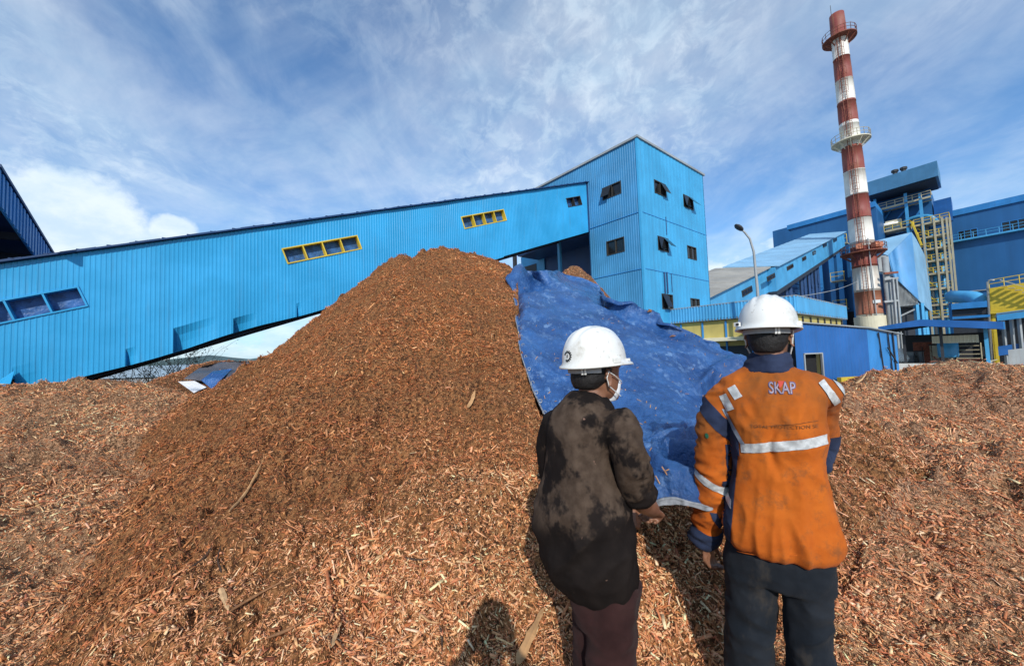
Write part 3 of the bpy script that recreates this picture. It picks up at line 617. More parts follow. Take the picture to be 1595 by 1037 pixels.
# ------------------------------------------------------------------ small blue shed
PAD = -.45
def build_blue_shed():
    a, b_, c = at(1236, 503, 18.3), at(1350, 512, 19.2), at(1396, 521, 21.8)
    t = empty('blue_shed', (b_.x, b_.y, PAD), 'small deep blue metal shed with a dark doorway, in front of the chimney', 'shed')
    def wall(p, q, m, rects=()):
        u = (q-p); u.z = 0; L = u.length; u.normalize(); n = Vector((u.y, -u.x, 0)); n = n if n.dot(Vector((p.x, p.y, 0))) < 0 else -n
        return ribbed_wall('wall', m, t, p, u, L, lambda s: PAD, lambda s: p.z+(q.z-p.z)*s/L, n, .2, .02, 1, rects), u, n
    u = (b_-a); u.z = 0; u.normalize(); n = Vector((u.y, -u.x, 0)); n = n if n.y < 0 else -n
    o, w, h = rect_on([(1253, 552), (1281, 551), (1282, 604), (1255, 604)], a, n, u, UP); o.z = PAD+.02; h = hit(1266, 552, a, n).z-PAD
    wall(a, b_, MT['deep_blue'], [(o, u, UP, w, h)]); wall(b_, c, MT['mid_blue'])  # lighter blue on the right wall paints in its brighter light
    f = MB()
    for x0, z0, ww, hh in ((-.04, 0, .06, h+.04), (w-.02, 0, .06, h+.04), (-.04, h, w+.08, .06)): f.frame(o+u*x0+UP*z0-n*.05, u*ww, UP*hh, n*.1)
    d = f.build('doorway', MT['grey_steel'], t); f = MB(); f.frame(o-n*.3, u*w, UP*h, n*.02); f.build('dark_opening', MT['black_void'], d)
    back = Vector((-n.x, -n.y, 0))*3.2
    f = MB(); ov = n*.14; f.prism([a+ov-u*.15+UP*.03, b_+ov+UP*.03, c+UP*.03+(c-b_).normalized()*.5+ov*1.5, c+back+UP*.25, a+back+UP*.25], UP*.05); f.build('roof', MT['grey_steel'], t)
    f = MB(); n2 = Vector((c.y-b_.y, b_.x-c.x, 0)).normalized(); n2 = n2 if n2.y < 0 else -n2; e = (c-b_); e.z = 0
    for s, tz, lean in ((.30, 0, .30), (.62, 0, .22), (.80, 0, .05)):
        p = b_+e*s+n2*.07; f.bar(Vector((p.x, p.y, b_.z-.2)), Vector((p.x, p.y, PAD))+e.normalized()*lean*1.5, .055)
    f.bar(b_+e*.55+n2*.1-UP*1.0, b_+e*.85+n2*.1-UP*1.9, .055); f.build('brace', MT['dark_steel'], t)
    f = MB(); f.frame(a+n*.2+u*(o-a).dot(u)+u*1.6+UP*(PAD-a.z), u*1.1, n*.2, UP*.3); f.build('kerb_block', MT['yellow'], t)
build_blue_shed()

# ------------------------------------------------------------------ red and white chimney
def build_chimney():
    D = 62.0; base = at(1358.5, 505, D); top = at(1306.5, 20, D)
    cx, cy = base.x, base.y
    def zpx(py, px): # height of a photo row on the chimney axis
        d = ray(px, py); t = math.hypot(cx, cy)/math.hypot(d[0], d[1]); return CAM[2]+d[2]*t
    axis = lambda py: 1306.5+(1358.5-1306.5)*(py-20)/485.0
    Z = lambda py: zpx(py, axis(py))
    zt = Z(22); wr = lambda px_w: px_w/F*D*.735/2
    r0, r1 = wr(47), wr(26)
    t = empty('chimney', (cx, cy, YARD), 'tall red and white banded steel chimney with three ringed platforms', 'chimney')
    rad = lambda z: r0+(r1-r0)*(z-YARD)/(zt-YARD)
    m, nt, b = node_mat('chimney_bands'); tc = nt.nodes.new('ShaderNodeTexCoord'); sp = nt.nodes.new('ShaderNodeSeparateXYZ'); nt.links.new(tc.outputs['Object'], sp.inputs[0])
    bands = [(505, 'w'), (490, 'r'), (455, 'w'), (418, 'r'), (386, 'w'), (342, 'r'), (305, 'w'), (267, 'r'), (230, 'w'), (193, 'r'), (160, 'w'), (126, 'r'), (91, 'w'), (60, 'r')]
    cr = nt.nodes.new('ShaderNodeValToRGB'); cr.color_ramp.interpolation = 'CONSTANT'; el = cr.color_ramp.elements
    dv = nt.nodes.new('ShaderNodeMath'); dv.operation = 'DIVIDE'; nt.links.new(sp.outputs[2], dv.inputs[0]); dv.inputs[1].default_value = zt-YARD; nt.links.new(dv.outputs[0], cr.inputs[0])
    col = {'w': (.74, .72, .66, 1), 'r': (.22, .045, .035, 1)}
    el[0].position = 0; el[0].color = col['w']; el[1].position = max(.001, (Z(490)-YARD)/(zt-YARD)); el[1].color = (.33, .12, .07, 1)
    for py, c in bands[2:]: e = el.new((Z(py)-YARD)/(zt-YARD)); e.color = col[c]
    st = _noise(nt, 1.0, (2.2, 2.2, .05), 6, .6); c2 = _mix(nt, _ramp(nt, st, .48, .74, 0, .7), cr.outputs[0], (.26, .13, .06))
    n2 = _noise(nt, .5, detail=6); c2 = _mix(nt, _ramp(nt, n2, .45, .75, 0, .3), c2, (.30, .2, .13)); nt.links.new(c2, b.inputs['Base Color']); b.inputs['Roughness'].default_value = .6
    prof = [(rad(z)+dr, z+dz) for z in np.linspace(YARD, zt, 16)[:-1] for dr, dz in ((0, 0), (.04, .001), (.04, .10), (0, .101), (0, 1.8))]+[(rad(zt), zt)]+[(rad(zt)-.12, zt), (rad(zt)-.14, zt-3)]
    part('shaft', m, t, lambda q: q.lathe((cx, cy, 0), prof, 48), True)
    for k, (py, wide, m1, full) in enumerate(((395, 1.35, MT['rust'], 1), (222, 1.25, MT['cream'], 1), (62, 1.25, MT['rust'], 1))):
        z = Z(py); r = rad(z); ro = r+wide; b = MB()
        b.lathe((cx, cy, z), [(r-.05, 0), (ro, 0), (ro, .14), (r-.05, .14)], 36)
        for j in range(10): a = j*math.pi/5+.2; d = Vector((math.cos(a), math.sin(a), 0)); b.bar(Vector((cx, cy, z-1.1))+d*(r-.05), Vector((cx, cy, z-.05))+d*(ro-.15), .12)
        p = b.build('platform', m1, t); b = MB(); ring = [Vector((cx+ro*.98*math.cos(a), cy+ro*.98*math.sin(a), z+.14)) for a in np.linspace(0, 2*math.pi, 17)]
        railing(b, ring, 1.15, 3, .04); b.build('railing', MT['rust'] if k != 1 else MT['beige_steel'], p)
        if k == 0:
            for a in (-2.5, -.2, -1.6, -1.2): b = MB(); b.box((cx+(r+.7)*math.cos(a), cy+(r+.7)*math.sin(a), z+.9), (.8, .6, .8), 0, a); b.build('junction_box', plain('faded_orange_box', (.5, .18, .10), .6), p)
    d = Vector((-cx, -cy, 0)).normalized(); sd_ = Vector((d.y, -d.x, 0)); b = MB(); zz = np.linspace(YARD+2, zt-4, 30)   # ladder with cage on the near side
    for s in (-.28, .28): b.tube([Vector((cx, cy, z))+d*(rad(z)+.22)+sd_*(s+.1) for z in zz], .045, 5)
    for z in np.arange(YARD+2, zt-4, .45): b.tube([Vector((cx, cy, z))+d*(rad(z)+.22)+sd_*-.18, Vector((cx, cy, z))+d*(rad(z)+.22)+sd_*.38], .022, 4)
    b.build('ladder', MT['rust'], t)
    for z0, z1 in ((Z(382), Z(330)), (Z(300), Z(255)), (Z(215), Z(170)), (Z(150), Z(110)), (Z(100), Z(70))):
        b = MB()
        for s in (-.5, -.2, .25, .55): b.tube([Vector((cx, cy, z))+d*(rad(z)+.9-abs(s)*.5)+sd_*(s+.05) for z in np.linspace(z0, z1, 5)], .035, 4)
        for z in np.arange(z0, z1, 1.1): b.tube([Vector((cx, cy, z))+d*(rad(z)+.2)+sd_*-.45, Vector((cx, cy, z))+d*(rad(z)+.8)+sd_*-.2, Vector((cx, cy, z))+d*(rad(z)+.8)+sd_*.3, Vector((cx, cy, z))+d*(rad(z)+.2)+sd_*.6], .03, 4)
        b.build('ladder_cage', MT['rust'], t)
    part('conduit', MT['grey_steel'], t, lambda q: q.tube([Vector((cx, cy, z))+d*(rad(z)+.1)-sd_*.75 for z in np.linspace(YARD, Z(375), 12)], .08, 6))
    part('name_plate', MT['white_paint'], t, lambda q: q.frame(Vector((cx, cy, Z(474)))+d*(rad(Z(474))+.02)+sd_*.0+(-sd_ if False else sd_)*-1.4, sd_*.9, UP*.5, d*.03))
    part('lightning_rod', MT['dark_steel'], t, lambda q: q.tube([(cx-rad(zt)+.1, cy, zt-1), (cx-rad(zt)+.1, cy, zt+1.8)], .04, 5))
    part('plinth', MT['cream'], t, lambda q: q.lathe((cx, cy, 0), [(r0+.25, YARD), (r0+.25, Z(493)), (r0-.1, Z(493)+.05)], 36))
    t.rotation_euler = Matrix.Rotation(R(1.2), 3, d).to_euler()          # the stack leans a little
build_chimney()

# ------------------------------------------------------------------ boiler house
def vplane(px, D, u): p = at(px, 500, D); return Vector((p.x, p.y, 0)), Vector((u.y, -u.x, 0))
def on(px, py, p, n, u): q = hit(px, py, p, n); return (q-p).dot(u), q.z
def build_boiler():
    P, n = vplane(1480, 77, BL); n = n if n.dot(P) < 0 else -n     # front plane, faces left and towards the viewer
    t = empty('boiler_house', (P.x, P.y, YARD), 'dark blue open framed boiler house with stacked walkways and a flat overhanging roof', 'boiler house')
    S = lambda px, py: on(px, py, P, n, BL)
    # roof slab, near end at px 1460, overhanging
    Pr = P+n*3.2; Sr = lambda px, py: on(px, py, Pr, n, BL)
    s0, z0 = Sr(1459.5, 253); s1, z1 = Sr(1347, 283); zb = Sr(1459.5, 274)[1]; zr = (z0+Sr(1356, 280)[1])/2
    part('roof', MT['slate_blue'], t, lambda b: b.frame(Pr+BL*s0+UP*(zb), BL*(s1-s0), BR*10, UP*(zr-zb)))
    part('roof_soffit', MT['underside'], t, lambda b: b.frame(Pr+BL*(s0+.4)+BR*.4+UP*(zb-.3), BL*(s1-s0-.8), BR*9, UP*.29))
    for px in (1392, 1406): s, z = Sr(px, 265); part('roof_vent', MT['dark_steel'], t, lambda b: b.lathe(tuple(Pr+BL*s+BR*2+UP*zr), [(.4, 0), (.4, .9), (.6, .95), (.6, 1.4), (.05, 1.6)], 10))
    zl = S(1455, 318)[1]; sl1 = S(1368, 330)[0]
    part('wall', MT['plant_blue'], t, lambda b: b.frame(P+BR*3.5+BL*1.2+UP*YARD, BL*(sl1+22), BR*11, UP*(S(1400, 300)[1]-YARD)))
    part('roof_shade_block', MT['black_void'], t, lambda b: b.frame(P+BR*4.5+BL*2+UP*(S(1400, 305)[1]+.01), BL*(sl1+18), BR*9, UP*(zb-S(1400, 305)[1]-.3)))  # black block painted in for the shade on the open floor under the roof
    # side wall pieces at the right
    part('wall', MT['deep_blue'], t, lambda b: b.frame(P+BR*4.0-BL*1.6+UP*(S(1478, 338)[1]), BL*2.6, BR*6, UP*(S(1478, 300)[1]-S(1478, 338)[1])))
    for px in (1365.5, 1414, 1437):
        s, z = S(px, 350); part('column', MT['fascia_blue'], t, lambda b: b.frame(P+BL*(s-.25)+UP*YARD, BL*.5, BR*.5, UP*(S(px, 300)[1]-YARD)))
    for py, dz in ((308, .8), (340, .3)):
        s0_, z_ = S(1452, py); part('beam', MT['mid_blue'], t, lambda b: b.frame(P+BL*s0_+BR*.6+UP*z_, BL*(sl1-s0_+3), BR*.35, UP*dz))
    for k, (a, c) in enumerate(((1370, 1388), (1388, 1412), (1418, 1434))):
        (sa, za), (sc, zc) = S(a, 345), S(c, 318); part('brace', MT['mid_blue'], t, lambda b: b.bar(P+BL*sa+BR*2.8+UP*za, P+BL*sc+BR*2.8+UP*zc, .25))
    # lower arched pipe
    s, z = S(1425, 340); part('pipe', MT['fascia_blue'], t, lambda b: b.tube([P+BL*(s+a)+BR*2.6+UP*(z+math.sqrt(max(0, 9-a*a))*.6-1) for a in np.linspace(-3, 3, 10)], .35, 8), True)
    # walkways
    lv = [(318, 1451, 1368), (345, 1479, 1423), (366, 1480, 1430), (385, 1481, 1434), (404, 1481, 1437), (424, 1482, 1440), (448, 1482, 1443), (473, 1483, 1446), (492, 1483, 1447), (357, 1418, 1364)]
    for k, (py, pa, pb) in enumerate(lv):
        sa, z = S(pa if k else 1451, py); z = S((pa+pb)/2, py+ (0 if k else -3))[1]; sb = S(pb, py)[0]
        p = part('walkway', MT['beige_steel'], t, lambda b: b.frame(P+BL*sa+UP*(z-.35), BL*(sb-sa), BR*3.2, UP*.35))
        b = MB(); c0, c1 = P+BL*sa+UP*z, P+BL*sb+UP*z; railing(b, [c0+BR*3.1, c0, c1], 1.1, 1.2, .07); b.build('railing', MT['yellow'] if k else MT['beige_steel'], p)
    for px in (1438, 1456, 1469, 1476, 1481):
        s, z = S(px, 340); part('walkway_post', MT['beige_steel'], t, lambda b: b.frame(P+BL*s-BR*.15+UP*YARD, BL*.3, BR*.3, UP*(S(px, 338)[1]-YARD)))
    b = MB(); zs = [S(1478, py)[1] for py, *_ in lv[1:9]]
    for a, c in zip(zs[1:], zs[:-1]):
        for off in (0, .8): b.bar(P+BL*1.2+BR*(.4+off)+UP*a, P+BL*3.4+BR*(.4+off)+UP*c, .12)
    b.build('stair', MT['yellow'], t)
    for j, px in enumerate((1446, 1452, 1458, 1466, 1470)):
        s, z = S(px, 400); part('pipe', MT['fascia_blue'] if j % 2 else MT['galv'], t, lambda b: b.tube([P+BL*s+BR*(1.8+.3*j)+UP*YARD, P+BL*s+BR*(1.8+.3*j)+UP*S(px, 350+4*j)[1]], .32-.03*j, 8), True)
    b = MB(); (sa, za), (sb, zb_) = S(1436, 383), S(1420.5, 346); q = -BR*.9
    for off in (0, .7): b.bar(P+BL*sa+q+BR*off+UP*za, P+BL*sb+q+BR*off+UP*(zb_), .28)
    b.build('stair', MT['yellow'], t)
    # equipment on the upper floor
    (sa, za) = S(1404, 357); part('equipment_box', MT['cream'], t, lambda b: b.frame(P+BL*sa+BR*.8+UP*za, BL*2.6, BR*2, UP*2.6))
    for px in (1380, 1374): s, z = S(px, 357); part('pipe', MT['white_paint'], t, lambda b: b.tube([P+BL*(s-2)+BR*.7+UP*(z+1), P+BL*(s+2)+BR*.7+UP*(z+1)], .3, 8), True)
    # low block left of the chimney with steel platforms
    Q, n2 = vplane(1322, 84, BL); n2 = n2 if n2.dot(Q) < 0 else -n2; T = lambda px, py: on(px, py, Q, n2, BL)
    a1, zt = T(1231, 357); ztop = (T(1231, 357)[1]+T(1320, 334)[1])/2
    part('wall', MT['plant_blue'], t, lambda b: b.frame(Q-BL*6+UP*YARD, BL*(a1+6), BR*14, UP*(ztop-YARD)))
    part('parapet', MT['mid_blue'], t, lambda b: b.frame(Q-BL*6-BR*.4+UP*(ztop), BL*(a1+6.6), BR*15, UP*1.1))
    for px in (1284, 1303, 1316, 1337): s, z = T(px, 440); part('column', MT['mid_blue'], t, lambda b: b.frame(Q+BL*s-BR*1.5+UP*YARD, BL*.9, BR*.5, UP*(T(px, 380)[1]-YARD)))
    for pa, pb, py in ((1299, 1320, 437), (1303, 1324, 480), (1308, 1324, 380)):
        (sa, z), (sb, _) = T(pb, py), T(pa, py); p = part('walkway', MT['beige_steel'], t, lambda b: b.frame(Q+BL*sa-BR*3+UP*(z-.2), BL*(sb-sa), BR*2.4, UP*.2)); b = MB(); railing(b, [Q+BL*sa-BR*3+UP*z, Q+BL*sb-BR*3+UP*z], 1.8, 1.6, .06); b.build('railing', MT['yellow'], p)
    part('dark_bay', MT['black_void'], t, lambda b: b.frame(Q+BL*T(1340, 500)[0]-BR*.3+UP*YARD, BL*(T(1300, 500)[0]-T(1340, 500)[0]), BR*.1, UP*(T(1320, 486)[1]-YARD)))
build_boiler()

def poly_solid(name, mats, parent, P, faces, push):
    """convex housing: front vertices P (list of points), faces by index, closed at the back by pushing every vertex along push"""
    b = MB()
    for f, mi in faces: b.prism([P[i] for i in f], push, mi)
    return b.build(name, mats, parent)
def build_duct():
    t0 = at(1420, 470, 66); t = empty('flue_duct', (t0.x, t0.y, YARD), 'huge pale blue slanting flue duct clad in ribbed sheet beside the chimney', 'flue duct')
    A, Bq, Cq, Dq, E, G, H, I = at(1340, 381, 72), at(1420, 361.5, 68), at(1383, 398, 65.5), at(1392, 431, 65.5), at(1431, 468, 66), at(1447, 482.5, 69.5), at(1435, 390, 71.5), at(1340, 420, 72)
    m_rib = MT['pale_blue']
    def sheet(name, poly, m):
        b = MB(); b.add(poly, [tuple(range(len(poly)))]); me = b.build(name, m, t)
        return me
    b = MB(); b.add([A, Bq, Cq, Dq, E, G, H, I, A+BR*8, Bq+BR*8, H+BR*8, G+BR*8], [(0, 1, 2, 7), (2, 1, 4, 3), (7, 2, 3), (1, 6, 5, 4), (0, 8, 9, 1), (1, 9, 10, 6), (6, 10, 11, 5)]); 
    b.m = [1, 0, 1, 1, 1, 1, 1]; me = b.build('duct_shell', [MT['duct_blue'], MT['pale_blue'], MT['pale_blue']], t)
    b = MB(); nn = 26                                        # standing ribs on the main face
    nrm = (Bq-Cq).cross(E-Cq).normalized(); nrm = nrm if nrm.dot(Cq) < 0 else -nrm
    for k in range(1, nn):
        f = k/nn; top = Cq.lerp(Bq, f); bot = Dq.lerp(E, f); b.bar(top+nrm*.05, bot+nrm*.05, .12, .14)
    b.build('duct_rib', MT['duct_blue'], t)
    F1, F2, F3 = at(1394, 478, 66.5), at(1432, 474, 66.3), at(1392.5, 431.5, 66.0)
    part('hopper', MT['grey_steel'], t, lambda b: b.prism([F3, E+Vector((0, .3, -.1)), F2, F1], BR*6))
    b = MB()
    for k in range(1, 18): f = k/18; p, q = F3.lerp(E, f), F1.lerp(F2, f); b.bar(p-BR*.05, q-BR*.05, .08)
    b.build('hopper_rib', MT['grey_steel'], t)
    for px, D in ((1399, 67), (1428, 66.5), (1436, 67), (1441, 70)):
        g = at(px, 490, D); part('support_leg', MT['fascia_blue'], t, lambda b: b.frame((g.x-.2, g.y-.2, YARD), (.5, 0, 0), (0, .5, 0), UP*(at(px, 472, D).z-YARD)))
    g1, g2 = at(1398, 494, 67), at(1428, 480, 66.6); part('brace', MT['grey_steel'], t, lambda b: b.bar(g1, g2, .22))
    part('dark_bay', MT['dark_steel'], t, lambda b: b.prism([at(1394, 478, 69), at(1441, 478, 71), at(1441, 530, 71), at(1394, 530, 69)], BR*.3))
build_duct()
def build_pipe_frame():
    g = at(1388, 500, 60); t = empty('pipe_frame', (g.x, g.y, YARD), 'narrow grey steel frame of vertical pipes just right of the chimney base', 'pipe frame')
    for px, r, m in ((1383.5, .42, 'grey_steel'), (1387.5, .28, 'galv')): p = at(px, 460, 60); part('pipe', MT[m], t, lambda b: b.tube([(p.x, p.y, YARD), (p.x, p.y, at(px, 432 if r < .4 else 400, 60).z)], r, 10), True)
    for px in (1392.5, 1398): p = at(px, 460, 59); part('post', MT['grey_steel'], t, lambda b: b.frame((p.x-.12, p.y-.12, YARD), (.24, 0, 0), (0, .24, 0), UP*(at(px, 434, 59).z-YARD)))
    for py in (424, 433, 468): a, c = at(1377, py+2, 59.5), at(1398.5, py, 59); part('cross_beam', MT['rust'] if py == 424 else MT['grey_steel'], t, lambda b: b.bar(a, c, .3))
    a = at(1372, 390, 61); part('riser', MT['grey_steel'], t, lambda b: b.frame(at(1369, 423, 61.5), at(1382, 423, 61.5)-at(1369, 423, 61.5), UP*(at(1375, 398, 61.5).z-at(1375, 423, 61.5).z), BR*1.0))
build_pipe_frame()

# ------------------------------------------------------------------ turbine hall on the far right
def build_hall():
    P, n = vplane(1479, 80, BL); n = n if n.dot(P) < 0 else -n; S = lambda px, py: on(px, py, P, n, BL)
    t = empty('turbine_hall', (P.x, P.y, YARD), 'large plain blue hall with a high walkway and dark louvred windows at the right edge', 'hall')
    s1 = -24; ztop = (S(1479, 328)[1]+S(1594, 305)[1])/2; zl = ztop-1.2
    rects = []
    for pa, pb, y0, y1, y2, y3 in ((1492, 1523, 364, 357, 366, 373), (1560, 1600, 349, 342, 352, 359)):
        (a, z), (b_, z2) = S(pb, (y1+y2)/2), S(pa, (y0+y3)/2); zz = (z+z2)/2; rects.append((P+BL*a+UP*(zz-.95), BL, UP, b_-a, 1.9))
    ribbed_wall('wall', MT['plant_blue'], t, P+BL*s1, BL, 34, lambda s: YARD, lambda s: zl, n, .9, .002, 1, rects)
    part('parapet', MT['mid_blue'], t, lambda b: b.frame(P+BL*s1+n*.35+UP*zl, BL*34, n*-20, UP*1.2))
    part('side_wall', MT['plant_blue'], t, lambda b: b.frame(P+BL*10-n*.5+UP*YARD, n*-19, BL*-.2, UP*(zl-YARD)))
    for o, u, v, w, h in rects:
        f = window_unit(t, o, u, v, n, w, h, 3, MT['mid_blue'], MT['glass'], .08, .2)
        b = MB()
        for k in range(9): b.frame(o+u*(w*.36)+v*(.2+k*.17)+n*-.1, u*(w*.28), v*.05, n*.08)
        b.build('louvre', MT['dark_steel'], f)
    zw = (S(1485, 377)[1]+S(1594, 356)[1])/2
    p = part('walkway', MT['fascia_blue'], t, lambda b: b.frame(P+BL*s1+n*.05+UP*(zw-.3), BL*26, n*1.1, UP*.3))
    b = MB(); railing(b, [P+BL*s1+n*1.1+UP*zw, P+BL*(s1+26)+n*1.1+UP*zw], 1.1, 1.6, .05); b.build('railing', MT['fascia_blue'], p)
    part('conduit', MT['grey_steel'], t, lambda b: b.tube([P+BL*s1+n*.2+UP*S(1530, 452)[1], P+BL*2+n*.2+UP*S(1530, 452)[1]], .12, 6))
build_hall()

# ------------------------------------------------------------------ second conveyor rising to the boiler house
def build_conveyor2():
    a, c = at(1195, 418, 45), at(1308, 363, 80); d = (c-a); d2 = d.copy(); d2.z = 0; L = d2.length; d2.normalize(); sl = d.z/L
    n = Vector((d2.y, -d2.x, 0)); n = n if n.dot(a) < 0 else -n     # side that faces the viewer
    t = empty('conveyor_gallery', (a.x, a.y, YARD), 'distant light blue conveyor gallery with a grey roof climbing to the boiler house', 'conveyor')
    hh = at(1195, 418, 45).z-at(1195, 455, 45).z; W = 5.4
    def seg(s0, s1, off, m, rm, h):
        p = lambda s, z=0, w=0: a+d2*s+UP*(sl*s+z)+n*(off-w)
        part('side_wall', m, t, lambda b: b.prism([p(s0), p(s1), p(s1, -h), p(s0, -h)], -n*.12))
        part('far_wall', m, t, lambda b: b.prism([p(s0, .9, W), p(s1, .9, W), p(s1, -h, W), p(s0, -h, W)], -n*.12))
        part('end_wall', m, t, lambda b: b.prism([p(s0-.01, 0, .13), p(s0-.01, -h, .13), p(s0-.01, -h, W), p(s0-.01, .0, W)], d2*.12))
        b = MB(); k = int((s1-s0)/1.6)
        for i in range(k): q0, q1 = s0+(s1-s0)*i/k, s0+(s1-s0)*(i+1)/k; e = .03*(i % 2); b.prism([p(q0, .02, -.4), p(q1, .02, -.4), p(q1, 1.0, W+.3), p(q0, 1.0, W+.3)], UP*(.1+e))
        b.build('roof', rm, t)
        part('floor_truss', MT['underside'], t, lambda b: b.prism([p(s0, -h, -.02), p(s1, -h, -.02), p(s1, -h-.55, -.02), p(s0, -h-.55, -.02)], -n*W))
        return p
    p2 = seg(0, L-1, .8, MT['fascia_blue'], MT['pale_blue'], hh); p1 = seg(-42, -.1, 0, MT['fascia_blue'], MT['grey_roof'], hh)
    for pts, pp, np_ in ((((1155, 452), (1171, 445), (1171, 455), (1156, 462)), 0, 4), (((1194, 431), (1206, 425), (1207, 433), (1195, 438)), .8, 3), (((1225, 416), (1235, 410), (1235, 417), (1226, 421)), .8, 2), (((1249, 402), (1255, 398), (1255, 404), (1250, 407)), .8, 2), (((1265, 393), (1270, 389), (1270, 395), (1266, 398)), .8, 1), (((1281, 380), (1287, 377), (1287, 383), (1282, 386)), .8, 1), (((1298, 373), (1303, 370), (1303, 375), (1298, 378)), .8, 1)):
        P = a+n*(pp+.01); dd = (d2+UP*sl).normalized(); v = n.cross(dd); v = v if v.z > 0 else -v
        o, w, h = rect_on(pts, P, n, dd, v); f = part('window', MT['window_frame'], t, lambda b: b.frame(o-n*.01, dd*w, v*h, n*.08)); iw = w/np_
        for k in range(np_): part('pane', MT['glass'], f, lambda b: b.frame(o+dd*(k*iw+.12)+v*.12+n*.07, dd*(iw-.24), v*(h-.24), n*.03))
    # lattice trestles
    for s in (8.5, 17, 22, 27):
        b = MB(); top = lambda w: a+d2*s+UP*(sl*s-hh-.5)-n*w
        q = [top(.2), top(W-.4), top(.2)+d2*2.2, top(W-.4)+d2*2.2]
        for g in q: b.bar(Vector((g.x, g.y, YARD)), g, .32)
        H = q[0].z-YARD; m_ = max(2, int(H/3))
        for k in range(m_):
            for i0, i1 in ((0, 1), (2, 3), (0, 2), (1, 3)):
                za, zb = YARD+H*k/m_, YARD+H*(k+1)/m_; x, y = q[i0], q[i1]
                b.bar(Vector((x.x, x.y, za)), Vector((y.x, y.y, zb)), .14); b.bar(Vector((y.x, y.y, za)), Vector((x.x, x.y, zb)), .14); b.bar(Vector((x.x, x.y, zb)), Vector((y.x, y.y, zb)), .14)
        b.build('trestle', MT['navy_steel'], t)
build_conveyor2()

